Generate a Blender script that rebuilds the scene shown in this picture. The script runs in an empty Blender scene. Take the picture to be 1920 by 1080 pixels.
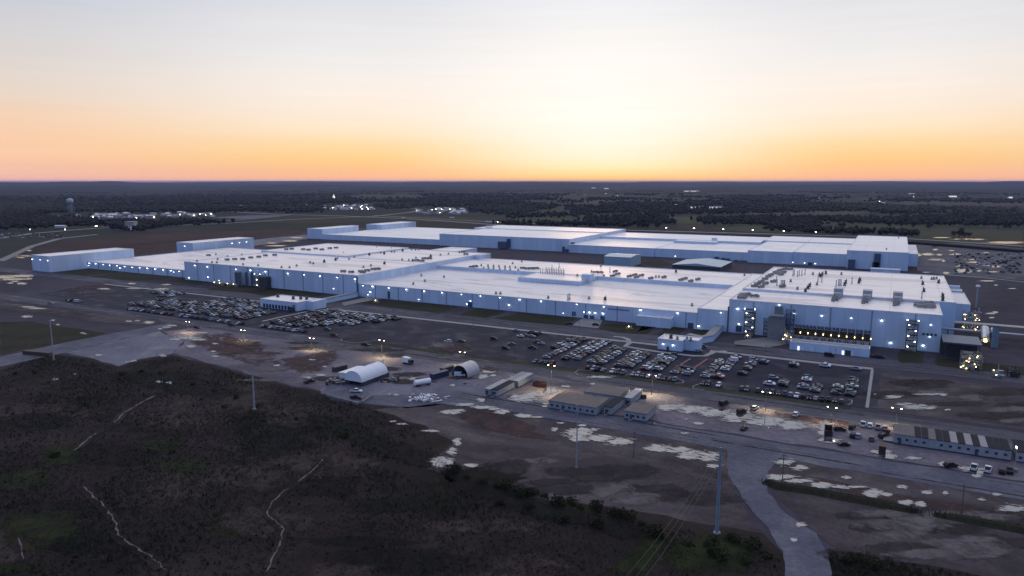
import bpy, math, random
from mathutils import Vector
R = math.radians
rng = random.Random(7)
sc = bpy.context.scene
COL = sc.collection

# ---------------------------------------------------------------- camera
# World axes follow the plant's own grid: +X along the long facade (towards the right), +Y away from the camera across it.
F_PX, HZ, CAM_H, YAW = 1333.0, 340.0, 100.0, R(28.3)
PITCH = math.atan((540 - HZ) / F_PX)
cam_data = bpy.data.cameras.new('camera')
cam_data.sensor_width = 36.0
cam_data.lens = 36.0 * F_PX / 1920.0
cam_data.clip_start, cam_data.clip_end = 1.0, 120000.0
cam = bpy.data.objects.new('camera', cam_data)
COL.objects.link(cam)
cam.location = (0, 0, CAM_H)
cam.rotation_euler = (R(90) - PITCH, 0, YAW)
sc.camera = cam

# ---------------------------------------------------------------- sky, sun, exposure
SUN_AZ = R(21.1)                    # counter-clockwise from +Y
SUN_EL = R(1.6)
sun_dir = Vector((-math.sin(SUN_AZ) * math.cos(SUN_EL), math.cos(SUN_AZ) * math.cos(SUN_EL), math.sin(SUN_EL)))
def lin(r, g, b):
    f = lambda c: (c / 255 / 12.92) if c / 255 <= .04045 else ((c / 255 + .055) / 1.055) ** 2.4
    return (f(r), f(g), f(b), 1)
world = bpy.data.worlds.new('World')
sc.world = world
world.use_nodes = True
def build_world():
    nt = world.node_tree; N, Lk = nt.nodes, nt.links
    N.clear()
    out = N.new('ShaderNodeOutputWorld')
    tc = N.new('ShaderNodeTexCoord')
    sep = N.new('ShaderNodeSeparateXYZ'); Lk.new(tc.outputs['Generated'], sep.inputs[0])
    def M(op, a, b=None, c=None):
        n = N.new('ShaderNodeMath'); n.operation = op
        for i, v in enumerate((a, b, c)):
            if v is None: continue
            if isinstance(v, (int, float)): n.inputs[i].default_value = v
            else: Lk.new(v, n.inputs[i])
        return n.outputs[0]
    el = M('DIVIDE', M('ARCSINE', sep.outputs[2]), R(90))
    ln = M('SQRT', M('ADD', M('MULTIPLY', sep.outputs[0], sep.outputs[0]), M('MULTIPLY', sep.outputs[1], sep.outputs[1])))
    dt = M('DIVIDE', M('ADD', M('MULTIPLY', sep.outputs[0], -math.sin(SUN_AZ)), M('MULTIPLY', sep.outputs[1], math.cos(SUN_AZ))), M('MAXIMUM', ln, .001))
    az = M('DIVIDE', M('ARCCOSINE', M('MINIMUM', M('MAXIMUM', dt, -1.0), 1.0)), R(180))       # 0 at the sun, 1 behind
    def ramp(stops, fac):
        n = N.new('ShaderNodeValToRGB'); e = n.color_ramp.elements
        n.color_ramp.interpolation = 'LINEAR'
        while len(e) > 1: e.remove(e[-1])
        e[0].position = stops[0][0] / 90; e[0].color = stops[0][1]
        for d, c in stops[1:]:
            q = e.new(d / 90); q.color = c
        Lk.new(fac, n.inputs[0]); return n.outputs[0]
    zen = (.80, .80, .88, 1)
    near = ramp([(0, lin(248, 190, 130)), (.25, lin(250, 210, 142)), (.9, lin(254, 234, 178)), (1.7, lin(255, 243, 214)), (3.4, lin(255, 249, 236)), (4.7, lin(255, 253, 244)), (8, lin(254, 251, 246)), (10, lin(251, 248, 245)), (12, lin(243, 243, 244)), (14.3, lin(236, 237, 244)), (35, (1.22, 1.12, 1.06, 1)), (90, zen)], el)
    mid = ramp([(0, lin(255, 190, 158)), (.9, lin(254, 196, 144)), (1.7, lin(254, 208, 144)), (2.6, lin(254, 219, 164)), (3.9, lin(254, 232, 202)), (5.2, lin(253, 237, 220)), (7.2, lin(250, 240, 232)), (9.4, lin(239, 237, 237)), (11.8, lin(230, 229, 232)), (14.3, lin(218, 223, 235)), (35, (1.10, 1.02, 1.00, 1)), (90, zen)], el)
    far = ramp([(0, lin(248, 188, 178)), (.9, lin(246, 195, 170)), (1.7, lin(252, 204, 170)), (2.6, lin(252, 206, 172)), (4.3, lin(245, 210, 182)), (6, lin(231, 215, 202)), (8.1, lin(219, 212, 209)), (10.2, lin(209, 208, 212)), (11.8, lin(200, 204, 216)), (14.3, lin(184, 194, 215)), (35, (.72, .72, .80, 1)), (90, zen)], el)
    back = ramp([(0, (.16, .20, .34, 1)), (6, (.22, .27, .46, 1)), (15, (.20, .30, .60, 1)), (40, (.24, .35, .66, 1)), (90, zen)], el)
    def sm(x, a, b):
        n = N.new('ShaderNodeMapRange'); n.interpolation_type = 'SMOOTHSTEP'
        n.inputs['From Min'].default_value = a / 180; n.inputs['From Max'].default_value = b / 180
        Lk.new(x, n.inputs['Value']); return n.outputs[0]
    def mix(f, a, b):
        n = N.new('ShaderNodeMix'); n.data_type = 'RGBA'
        Lk.new(f, n.inputs[0]); Lk.new(a, n.inputs[6]); Lk.new(b, n.inputs[7]); return n.outputs[2]
    # thin streaks of cloud low in the sky
    mp = N.new('ShaderNodeMapping'); mp.inputs['Scale'].default_value = (2.2, 2.2, 60); Lk.new(tc.outputs['Generated'], mp.inputs[0])
    nz = N.new('ShaderNodeTexNoise'); nz.inputs['Scale'].default_value = 1.6; nz.inputs['Detail'].default_value = 5; Lk.new(mp.outputs[0], nz.inputs[0])
    c1 = mix(sm(az, 0, 19), near, mid)
    c2 = mix(sm(az, 19, 45), c1, far)
    c3 = mix(sm(az, 55, 125), c2, back)
    streak = N.new('ShaderNodeMapRange'); streak.inputs['From Min'].default_value = .35; streak.inputs['From Max'].default_value = .75
    streak.inputs['To Min'].default_value = .985; streak.inputs['To Max'].default_value = 1.015
    Lk.new(nz.outputs[0], streak.inputs['Value'])
    vm = N.new('ShaderNodeVectorMath'); vm.operation = 'SCALE'; Lk.new(c3, vm.inputs[0]); Lk.new(streak.outputs[0], vm.inputs['Scale'])
    bg = N.new('ShaderNodeBackground'); Lk.new(vm.outputs[0], bg.inputs[0]); bg.inputs[1].default_value = 1.0
    sky = N.new('ShaderNodeTexSky'); sky.sky_type = 'NISHITA'; sky.sun_disc = False
    sky.sun_elevation = SUN_EL; sky.sun_rotation = -SUN_AZ
    bg2 = N.new('ShaderNodeBackground'); Lk.new(sky.outputs[0], bg2.inputs[0]); bg2.inputs[1].default_value = .004
    add = N.new('ShaderNodeAddShader'); Lk.new(bg.outputs[0], add.inputs[0]); Lk.new(bg2.outputs[0], add.inputs[1])
    Lk.new(add.outputs[0], out.inputs[0])
build_world()
sun_data = bpy.data.lights.new('sun', 'SUN')
sun_data.energy, sun_data.angle, sun_data.color = .35, R(8), (1, .62, .38)
sun = bpy.data.objects.new('sun', sun_data); COL.objects.link(sun)
sun.rotation_euler = sun_dir.to_track_quat('Z', 'Y').to_euler()
vs = sc.view_settings
vs.view_transform, vs.look, vs.exposure, vs.gamma = 'Standard', 'None', 0.0, 1.0
cy = sc.cycles
cy.use_denoising = True
cy.max_bounces, cy.diffuse_bounces, cy.glossy_bounces, cy.volume_bounces = 6, 2, 3, 0
cy.sample_clamp_indirect = 4

# ---------------------------------------------------------------- survey helpers: measured image points -> places on the plant's grid
def ray(px, py):
    x, y = (px - 960) / F_PX, (540 - py) / F_PX
    cp, sp = math.cos(PITCH), math.sin(PITCH)
    X, Y, Z = x, cp + y * sp, -sp + y * cp
    return (X * math.cos(YAW) - Y * math.sin(YAW), X * math.sin(YAW) + Y * math.cos(YAW), Z)
def at(px, py, z=0.0):
    d = ray(px, py); t = (z - CAM_H) / d[2]
    return (d[0] * t, d[1] * t)
def onwall(px, py, b):              # point on the vertical plane Y = b
    d = ray(px, py); t = b / d[1]
    return (d[0] * t, CAM_H + d[2] * t)
def height_over(px, py, x, y):      # height of image row py above the ground point (x, y)
    d = ray(px, py); h = math.hypot(x, y)
    return CAM_H + d[2] * h / math.hypot(d[0], d[1])

# ---------------------------------------------------------------- mesh helpers
class MB:
    def __init__(s): s.v, s.f, s.m, s.smooth = [], [], [], []
    def add(s, vs_, fs, m=0, smooth=False):
        o = len(s.v); s.v += vs_
        for f in fs: s.f.append([i + o for i in f]); s.m.append(m); s.smooth.append(smooth)
        return s
    def box(s, x, y, z, sx, sy, sz, m=0, rot=0.0, top=1.0):
        c, n = math.cos(rot), math.sin(rot); P = []
        for k, t in ((0, 1.0), (1, top)):
            for i, j in ((-1, -1), (1, -1), (1, 1), (-1, 1)):
                u, w = i * sx / 2 * t, j * sy / 2 * t
                P.append((x + u * c - w * n, y + u * n + w * c, z + k * sz))
        return s.add(P, [(3, 2, 1, 0), (4, 5, 6, 7), (0, 1, 5, 4), (1, 2, 6, 5), (2, 3, 7, 6), (3, 0, 4, 7)], m)
    def bx(s, x0, x1, y0, y1, z0, z1, m=0):
        return s.box((x0 + x1) / 2, (y0 + y1) / 2, z0, x1 - x0, y1 - y0, z1 - z0, m)
    def prism(s, pts, z0, z1, m=0, mtop=None):
        n = len(pts)
        s.add([(x, y, z0) for x, y in pts] + [(x, y, z1) for x, y in pts], [(i, (i + 1) % n, n + (i + 1) % n, n + i) for i in range(n)], m)
        return s.add([(x, y, z1) for x, y in pts], [list(range(n))], m if mtop is None else mtop)
    def tube(s, p, q, r0, r1=None, n=8, m=0, caps=True):
        r1 = r0 if r1 is None else r1
        p, q = Vector(p), Vector(q); d = (q - p).normalized()
        a = d.orthogonal().normalized(); b = d.cross(a)
        P = []
        for c, r in ((p, r0), (q, r1)):
            for i in range(n):
                t = 2 * math.pi * i / n; P.append(tuple(c + a * math.cos(t) * r + b * math.sin(t) * r))
        fs = [(i, (i + 1) % n, n + (i + 1) % n, n + i) for i in range(n)]
        s.add(P, fs, m, n > 6)
        if caps: s.add(P, [list(range(n - 1, -1, -1)), list(range(n, 2 * n))], m)
        return s
    def poly(s, pts, m=0): return s.add([tuple(p) for p in pts], [list(range(len(pts)))], m)
    def extrude_x(s, prof, x0, x1, m=0):   # profile in (y, z)
        n = len(prof)
        s.add([(x0, y, z) for y, z in prof] + [(x1, y, z) for y, z in prof], [(i, (i + 1) % n, n + (i + 1) % n, n + i) for i in range(n)] + [list(range(n - 1, -1, -1)), list(range(n, 2 * n))], m)
        return s
    def build(s, name, mats, parent=None, off=(0, 0, 0)):
        me = bpy.data.meshes.new(name)
        ox, oy, oz = off
        me.from_pydata([(x - ox, y - oy, z - oz) for x, y, z in s.v], [], s.f)
        for m in (mats if isinstance(mats, (list, tuple)) else [mats]): me.materials.append(m)
        me.polygons.foreach_set('material_index', s.m)
        me.polygons.foreach_set('use_smooth', s.smooth)
        me.update()
        o = bpy.data.objects.new(name, me); COL.objects.link(o)
        if parent is not None: o.parent = parent
        else: o.location = off
        return o
def tag(o, label=None, cat=None, group=None, kind=None):
    if label: o['label'] = label
    if cat: o['category'] = cat
    if group: o['group'] = group
    if kind: o['kind'] = kind
    return o
def thing(name, label, cat, loc=(0, 0, 0), rot=0.0, group=None):
    o = bpy.data.objects.new(name, None); COL.objects.link(o)
    o.location = loc; o.rotation_euler = (0, 0, rot); o.empty_display_size = 1
    return tag(o, label, cat, group)
def dup(root, loc, rot=0.0, label=None, color=None):
    def cp(o, par):
        c = o.copy(); COL.objects.link(c); c.parent = par
        if color: c.color = color
        for ch in o.children: cp(ch, c)
        return c
    r = cp(root, None); r.location = loc; r.rotation_euler = (0, 0, rot)
    if label: r['label'] = label
    return r
ORD = ['first', 'second', 'third', 'fourth', 'fifth', 'sixth', 'seventh', 'eighth', 'ninth', 'tenth', 'eleventh', 'twelfth', 'thirteenth', 'fourteenth', 'fifteenth', 'sixteenth', 'seventeenth', 'eighteenth', 'nineteenth', 'twentieth', 'twenty-first', 'twenty-second', 'twenty-third', 'twenty-fourth', 'twenty-fifth', 'twenty-sixth']
def wob(n, seed, rough=1.0):          # 1/f closed wobble in [-1, 1]
    r = random.Random(seed); c = [(k, r.uniform(0, 6.28), 1 / k ** rough) for k in range(1, 14)]
    s_ = sum(a for _, _, a in c) * .55
    return [sum(a * math.sin(k * 6.2832 * i / n + p) for k, p, a in c) / s_ for i in range(n)]
def ragged(pts, amp, step, seed):     # subdivide an outline and shake it
    r = random.Random(seed); out = []; n = len(pts)
    for i in range(n):
        (x0, y0), (x1, y1) = pts[i], pts[(i + 1) % n]
        L = math.hypot(x1 - x0, y1 - y0); k = max(1, int(L / step)); ph = r.uniform(0, 6.28)
        for j in range(k):
            t = j / k; e = min(1, 3 * min(t, 1 - t) + .15)
            w = (r.uniform(-1, 1) * .5 + .6 * math.sin(ph + t * L / step * .9)) * amp * e
            out.append((x0 + (x1 - x0) * t - (y1 - y0) / L * w, y0 + (y1 - y0) * t + (x1 - x0) / L * w))
    return out
def inside(x, y, P):
    c = False; j = len(P) - 1
    for i in range(len(P)):
        xi, yi = P[i]; xj, yj = P[j]
        if (yi > y) != (yj > y) and x < (xj - xi) * (y - yi) / (yj - yi) + xi: c = not c
        j = i
    return c

# ---------------------------------------------------------------- materials
MATS = {}
def nodes(name):
    m = bpy.data.materials.new(name); m.use_nodes = True
    nt = m.node_tree; b = nt.nodes['Principled BSDF']
    MATS[name] = m
    return m, nt, b
def noise_col(nt, stops, scale, detail=6, dist=0.0, coord='world', stretch=(1, 1, 1), rough=.55):
    N, Lk = nt.nodes, nt.links
    if coord == 'world':
        src = N.new('ShaderNodeNewGeometry').outputs['Position']
    else:
        src = N.new('ShaderNodeTexCoord').outputs['Object']
    mp = N.new('ShaderNodeMapping'); mp.inputs['Scale'].default_value = stretch; Lk.new(src, mp.inputs[0])
    nz = N.new('ShaderNodeTexNoise'); nz.inputs['Scale'].default_value = scale; nz.inputs['Detail'].default_value = detail
    nz.inputs['Roughness'].default_value = rough; nz.inputs['Distortion'].default_value = dist
    Lk.new(mp.outputs[0], nz.inputs[0])
    rp = N.new('ShaderNodeValToRGB'); e = rp.color_ramp.elements
    e[0].position, e[0].color = stops[0][0], (*stops[0][1], 1); e[1].position, e[1].color = stops[-1][0], (*stops[-1][1], 1)
    for p, c in stops[1:-1]: q = e.new(p); q.color = (*c, 1)
    Lk.new(nz.outputs[0], rp.inputs[0])
    return rp.outputs[0], nz.outputs[0]
def mixc(nt, f, a, b, mode='MIX'):
    n = nt.nodes.new('ShaderNodeMix'); n.data_type = 'RGBA'; n.blend_type = mode
    for i, v in ((0, f), (6, a), (7, b)):
        if isinstance(v, (int, float)): n.inputs[i].default_value = v
        elif isinstance(v, tuple): n.inputs[i].default_value = v
        else: nt.links.new(v, n.inputs[i])
    return n.outputs[2]
def plain(name, col, rough=.6, var=.12, scale=.4, metal=0.0, spec=.5, emit=None, estr=0.0):
    m, nt, b = nodes(name)
    c, _ = noise_col(nt, [(.3, tuple(x * (1 - var) for x in col)), (.7, tuple(min(1, x * (1 + var)) for x in col))], scale)
    nt.links.new(c, b.inputs['Base Color'])
    b.inputs['Roughness'].default_value = rough; b.inputs['Metallic'].default_value = metal
    b.inputs['Specular IOR Level'].default_value = spec
    if emit: b.inputs['Emission Color'].default_value = (*emit, 1); b.inputs['Emission Strength'].default_value = estr
    return m
def soil(name, c0, c1, c2, s1=.02, s2=.25, rough=.9, wet=0.0, stretch=(1, 1, 1), f2=.6):
    """broad patches of three tones overlaid with finer grain; wet > 0 makes damp places shine"""
    m, nt, b = nodes(name)
    a, n1 = noise_col(nt, [(.34, c0), (.5, c1), (.66, c2)], s1, 8, .6, stretch=stretch)
    g, n2 = noise_col(nt, [(.3, (.62, .62, .62)), (.7, (1.25, 1.25, 1.25))], s2, 6, .3)
    nt.links.new(mixc(nt, f2, a, g, 'MULTIPLY'), b.inputs['Base Color'])
    b.inputs['Specular IOR Level'].default_value = .08
    if wet:
        _, n3 = noise_col(nt, [(0, (0, 0, 0)), (1, (1, 1, 1))], s1 * 2.3, 5, .4)
        mr = nt.nodes.new('ShaderNodeMapRange'); mr.inputs['From Min'].default_value = .48; mr.inputs['From Max'].default_value = .66
        mr.inputs['To Min'].default_value = rough; mr.inputs['To Max'].default_value = rough - wet
        nt.links.new(n3, mr.inputs['Value']); nt.links.new(mr.outputs[0], b.inputs['Roughness'])
    else: b.inputs['Roughness'].default_value = rough
    bp = nt.nodes.new('ShaderNodeBump'); bp.inputs['Strength'].default_value = .5; bp.inputs['Distance'].default_value = .6
    nt.links.new(n2, bp.inputs['Height']); nt.links.new(bp.outputs[0], b.inputs['Normal'])
    return m
def panel_wall(name, col, width=7.6):
    """insulated metal panels: faint differences from panel to panel, thin dark joints"""
    m, nt, b = nodes(name); N, Lk = nt.nodes, nt.links
    pos = N.new('ShaderNodeNewGeometry').outputs['Position']
    sp = N.new('ShaderNodeSeparateXYZ'); Lk.new(pos, sp.inputs[0])
    ad = N.new('ShaderNodeMath'); ad.operation = 'ADD'; Lk.new(sp.outputs[0], ad.inputs[0]); Lk.new(sp.outputs[1], ad.inputs[1])
    dv = N.new('ShaderNodeMath'); dv.operation = 'DIVIDE'; Lk.new(ad.outputs[0], dv.inputs[0]); dv.inputs[1].default_value = width
    fl = N.new('ShaderNodeMath'); fl.operation = 'FLOOR'; Lk.new(dv.outputs[0], fl.inputs[0])
    wn = N.new('ShaderNodeTexWhiteNoise'); wn.noise_dimensions = '1D'; Lk.new(fl.outputs[0], wn.inputs['W'])
    fr = N.new('ShaderNodeMath'); fr.operation = 'FRACT'; Lk.new(dv.outputs[0], fr.inputs[0])
    jt = N.new('ShaderNodeMath'); jt.operation = 'LESS_THAN'; Lk.new(fr.outputs[0], jt.inputs[0]); jt.inputs[1].default_value = .035
    a = mixc(nt, wn.outputs[0], tuple(x * .94 for x in col) + (1,), tuple(min(1, x * 1.05) for x in col) + (1,))
    st, _ = noise_col(nt, [(.3, (.88, .88, .89)), (.7, (1.04, 1.04, 1.04))], .12, 5, 0, stretch=(1, 1, .25))
    a = mixc(nt, .8, a, st, 'MULTIPLY')
    a = mixc(nt, jt.outputs[0], a, tuple(x * .74 for x in col) + (1,))
    Lk.new(a, b.inputs['Base Color']); b.inputs['Roughness'].default_value = .45
    return m
def roof_mat(name, col, dirt, seam=30.0):
    """single-ply membrane: weld seams both ways, water stains and traffic dirt"""
    m, nt, b = nodes(name); N, Lk = nt.nodes, nt.links
    st, n1 = noise_col(nt, [(.41, dirt), (.49, col), (.7, tuple(min(1, x * 1.04) for x in col))], .022, 10, 1.2, stretch=(.4, 1.6, 1), rough=.68)
    g, _ = noise_col(nt, [(.3, (.93, .93, .93)), (.7, (1.03, 1.03, 1.03))], .3, 5)
    a = mixc(nt, 1.0, st, g, 'MULTIPLY')
    pos = N.new('ShaderNodeNewGeometry').outputs['Position']; sp = N.new('ShaderNodeSeparateXYZ'); Lk.new(pos, sp.inputs[0])
    for ax, w, wd in ((0, seam, .026), (1, seam * .55, .045)):
        dv = N.new('ShaderNodeMath'); dv.operation = 'DIVIDE'; Lk.new(sp.outputs[ax], dv.inputs[0]); dv.inputs[1].default_value = w
        fr = N.new('ShaderNodeMath'); fr.operation = 'FRACT'; Lk.new(dv.outputs[0], fr.inputs[0])
        lt = N.new('ShaderNodeMath'); lt.operation = 'LESS_THAN'; Lk.new(fr.outputs[0], lt.inputs[0]); lt.inputs[1].default_value = wd
        ml = N.new('ShaderNodeMath'); ml.operation = 'MULTIPLY'; Lk.new(lt.outputs[0], ml.inputs[0]); ml.inputs[1].default_value = .55
        a = mixc(nt, ml.outputs[0], a, tuple(x * .70 for x in col) + (1,))
    Lk.new(a, b.inputs['Base Color']); b.inputs['Roughness'].default_value = .42
    b.inputs['Specular IOR Level'].default_value = .6
    return m
def lamp_mat(name, col, strength):
    m, nt, b = nodes(name)
    b.inputs['Base Color'].default_value = (.8, .8, .8, 1)
    b.inputs['Emission Color'].default_value = (*col, 1); b.inputs['Emission Strength'].default_value = strength
    return m
def leaf_mat(name, c0, c1):
    m, nt, b = nodes(name)
    c, _ = noise_col(nt, [(.3, c0), (.7, c1)], .35, 4)
    oi = nt.nodes.new('ShaderNodeObjectInfo')
    hs = nt.nodes.new('ShaderNodeHueSaturation')
    mr = nt.nodes.new('ShaderNodeMapRange'); mr.inputs['To Min'].default_value = .75; mr.inputs['To Max'].default_value = 1.25
    nt.links.new(oi.outputs['Random'], mr.inputs['Value']); nt.links.new(mr.outputs[0], hs.inputs['Value']); nt.links.new(c, hs.inputs['Color'])
    nt.links.new(hs.outputs[0], b.inputs['Base Color']); b.inputs['Roughness'].default_value = .8; b.inputs['Specular IOR Level'].default_value = .15
    return m

M_EARTH = soil('earth', (0.0352, 0.0319, 0.0449), (0.0517, 0.0473, 0.0660), (0.0660, 0.0605, 0.0818), .006, .11)
M_FARLAND = soil('farmland', (0.0140, 0.0180, 0.0190), (0.0240, 0.0280, 0.0240), (0.0380, 0.0370, 0.0340), .0016, .02, .95)
M_MARSH = soil('marsh_soil', (0.0114, 0.0101, 0.0085), (0.0228, 0.0175, 0.0171), (0.0342, 0.0267, 0.0266), .03, .5)
M_GRAVEL = soil('pale_gravel', (0.0736, 0.0774, 0.1092), (0.0950, 0.0988, 0.1370), (0.1306, 0.1309, 0.1683), .05, .6, .8, .25)
M_YARD = soil('yard_dirt', (0.0858, 0.0760, 0.0977), (0.1326, 0.1209, 0.1530), (0.1794, 0.1674, 0.2051), .022, .4, .8, .35, f2=.7)
M_YARD2 = soil('grey_yard', (0.1063, 0.1101, 0.1490), (0.1350, 0.1382, 0.1822), (0.1688, 0.1715, 0.2180), .03, .5, .75, .3)
M_RED = soil('red_clay', (0.0600, 0.0340, 0.0360), (0.0750, 0.0340, 0.0360), (0.0660, 0.0460, 0.0500), .04, .5, .85, .2)
M_BROWN = soil('brown_dirt', (0.0336, 0.0281, 0.0336), (0.0594, 0.0497, 0.0582), (0.0952, 0.0821, 0.0918), .035, .5, .85, .3, (.5, 1.4, 1))
M_ASPH = soil('asphalt', (0.0137, 0.0137, 0.0308), (0.0166, 0.0167, 0.0370), (0.0222, 0.0220, 0.0459), .03, .8, .7, .2, (.5, 1.5, 1), .4)
M_ROAD = soil('road_asphalt', (0.0448, 0.0467, 0.0696), (0.0605, 0.0627, 0.0910), (0.0784, 0.0798, 0.1113), .03, .6, .7, .2, (.4, 1.6, 1), .5)
M_VERGE = soil('verge_grass', (.030, .034, .018), (.045, .046, .026), (.055, .050, .034), .05, .6)
M_LAWN = soil('dark_lawn', (.017, .022, .011), (.027, .029, .017), (.040, .031, .026), .03, .5)
M_CONC = plain('concrete', (.24, .24, .26), .75, .15, .1)
M_CONC_D = plain('worn_concrete', (.15, .15, .165), .75, .2, .08)
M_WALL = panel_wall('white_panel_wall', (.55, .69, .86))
M_WALL_B = panel_wall('white_panel_wall_far', (.56, .70, .87))
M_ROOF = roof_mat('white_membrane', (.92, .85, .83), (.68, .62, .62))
M_ROOF_LOW = roof_mat('grey_membrane', (.76, .73, .75), (.50, .49, .53))
M_ROOF_B = roof_mat('pale_membrane', (.86, .85, .87), (.76, .74, .77))
M_TRIM = plain('white_trim', (.74, .76, .80), .4)
M_DARK = plain('dark_steel', (.045, .048, .055), .5)
M_BLUE = plain('blue_steel', (.07, .10, .16), .5)
M_GREY = plain('grey_steel', (.20, .21, .23), .45)
M_GALV = plain('galvanised', (.38, .41, .45), .4, metal=.3)
M_DOOR = plain('dark_blue_door', (.05, .08, .15), .4)
M_LAMP = lamp_mat('wall_lamp_glass', (.82, .92, 1.0), 11)
M_LAMPY = lamp_mat('yellow_lamp_glass', (1.0, .72, .26), 16)
M_LAMPW = lamp_mat('warm_lamp_glass', (1.0, .84, .60), 30)
M_DOORLIT = lamp_mat('lit_doorway', (.8, .9, 1.0), 1.1)
M_FARLIT = lamp_mat('far_lit_glow', (1.0, .93, .74), 1.0)
M_WATER, _nt, _b = nodes('still_water')
_b.inputs['Base Color'].default_value = (.05, .045, .045, 1); _b.inputs['Roughness'].default_value = .06; _b.inputs['IOR'].default_value = 3.4
M_CREEK, _nt, _b = nodes('creek_water')
_b.inputs['Base Color'].default_value = (.05, .05, .05, 1); _b.inputs['Roughness'].default_value = .3; _b.inputs['IOR'].default_value = 1.36
M_GRASS_D = leaf_mat('dry_weeds', (.026, .019, .018), (.058, .043, .040))
M_GRASS_G = leaf_mat('green_weeds', (.017, .021, .010), (.034, .040, .019))
M_GRASS_S = leaf_mat('straw', (.070, .056, .052), (.12, .10, .09))
M_BUSH = leaf_mat('bush_leaves', (.010, .014, .005), (.028, .032, .010))
M_WOOD = leaf_mat('wood_leaves', (.010, .012, .012), (.026, .025, .022))
M_BARK = plain('bark', (.05, .04, .035), .9)
M_GLASS = plain('car_glass', (.010, .012, .016), .12, spec=.35)
M_TYRE = plain('rubber', (.012, .012, .013), .8)
M_POLE = plain('weathered_pole', (.09, .085, .08), .8)
M_MONO = plain('blue_grey_pole', (.17, .24, .30), .45)
M_PAINT, _nt, _b = nodes('car_paint')
_oi = _nt.nodes.new('ShaderNodeObjectInfo'); _nt.links.new(_oi.outputs['Color'], _b.inputs['Base Color'])
_b.inputs['Roughness'].default_value = .5; _b.inputs['Specular IOR Level'].default_value = .25; _b.inputs['Coat Weight'].default_value = .08; _b.inputs['Coat Roughness'].default_value = .15
M_HEAD = lamp_mat('headlamp', (.9, .92, .95), .25)
M_TAIL = plain('tail_lamp', (.22, .01, .01), .3)
M_CREAM = plain('cream_siding', (.26, .29, .33), .6, .18, .5)
M_TANROOF = plain('tan_roof', (.155, .14, .135), .85, .12, .2, spec=.1)
M_REDST = plain('rusty_streak', (.20, .12, .115), .8)
M_DARKROOF = plain('dark_roof', (.035, .035, .042), .85, spec=.05)
M_WHITE = plain('white_paint', (.78, .80, .84), .4)
M_FABRIC = plain('white_fabric', (.70, .74, .82), .5, .06, 1.0)
M_RUST = plain('dark_red_steel', (.040, .015, .015), .6)
M_WIN = plain('window_glass', (.03, .04, .06), .12, spec=.8)
M_MARK = plain('road_paint', (.55, .55, .54), .7)
M_RCURB = plain('red_brick', (.22, .09, .09), .8)

# ================================================================ SETTING: ground, roads, water, hills
def sheet(name, pts, z, mat, kind='structure'):
    o = MB().poly([(x, y, z) for x, y in pts]).build(name, mat)
    return tag(o, kind=kind)
def psheet(name, px, z, mat, amp=0.0, step=4.0, seed=1):
    pts = [at(*p) for p in px]
    return sheet(name, ragged(pts, amp, step, seed) if amp else pts, z, mat)
def rsheet(name, x0, x1, y0, y1, z, mat, amp=0.0, step=5, seed=1):
    pts = [(x0, y0), (x1, y0), (x1, y1), (x0, y1)]
    return sheet(name, ragged(pts, amp, step, seed) if amp else pts, z, mat)

sheet('ground', [(-60000, -60000), (60000, -60000), (60000, 60000), (-60000, 60000)], 0, M_FARLAND)
rsheet('site_soil', -1050, 330, 60, 1215, .03, M_EARTH, 18, 40, 3)
# far fields, bands of pasture and ploughed land
FIELDS = [
    ([(1180, 408), (1500, 404), (1920, 412), (1920, 425), (1480, 425), (1190, 416)], (.040, .052, .026)),
    ([(1330, 428), (1500, 418), (1920, 432), (1920, 462), (1720, 447), (1400, 434)], (.044, .048, .028)),
    ([(940, 408), (1100, 404), (1090, 420), (960, 416)], (.042, .054, .028)),
    ([(1100, 375), (1200, 374), (1180, 381), (1080, 381)], (.046, .054, .036)),
    ([(1600, 372), (1750, 374), (1920, 378), (1920, 386), (1700, 384)], (.055, .052, .046)),
    ([(1360, 396), (1520, 392), (1640, 398), (1560, 406), (1420, 403)], (.060, .056, .046)),
    ([(640, 366), (780, 362), (800, 372), (660, 372)], (.036, .046, .030)),
    ([(0, 412), (120, 404), (210, 412), (100, 428), (0, 432)], (.034, .040, .024)),
    ([(560, 404), (860, 405), (940, 418), (700, 416), (560, 420), (470, 416)], (.030, .033, .024)),
    ([(1060, 352), (1300, 351), (1500, 355), (1300, 359), (1100, 357)], (.06, .056, .06)),
    ([(1500, 360), (1700, 358), (1900, 362), (1700, 366)], (.05, .052, .05)),
    ([(200, 362), (330, 358), (350, 366), (240, 368)], (.03, .036, .028)),
]
for i, (px, c) in enumerate(FIELDS):
    psheet('field', px, .06 + .02 * i, soil('field_soil_%d' % i, tuple(v * .75 for v in c), c, tuple(v * 1.2 for v in c), .006, .08), 14, 60, i)
M_DKRED = soil('dark_red_soil', (.030, .018, .019), (.044, .026, .027), (.060, .036, .036), .01, .1)
psheet('graded_soil', [(60, 478), (120, 452), (330, 436), (560, 430), (578, 447), (500, 462), (330, 470), (255, 478), (100, 482)], .08, M_DKRED, 8, 20, 2)
psheet('graded_soil', [(0, 604), (60, 603), (100, 610), (200, 625), (130, 643), (0, 664)], .08, M_LAWN, 1, 5, 4)
psheet('marsh', [(-260, 700), (0, 693), (60, 672), (100, 664), (165, 672), (222, 688), (260, 675), (320, 665), (420, 690), (520, 718), (600, 735), (620, 752), (690, 760), (760, 770), (800, 800), (850, 830), (800, 880), (860, 895), (950, 920), (1050, 940), (1200, 960), (1330, 985), (1430, 1000), (1470, 1040), (1474, 1100), (1500, 1300), (900, 2200), (-400, 1700)], .09, M_MARSH, 1.2, 5, 5)
psheet('marsh', [(1552, 1030), (1620, 1035), (1800, 1070), (1960, 1095), (2000, 1300), (1560, 1300)], .09, M_MARSH, 1, 5, 6)
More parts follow.
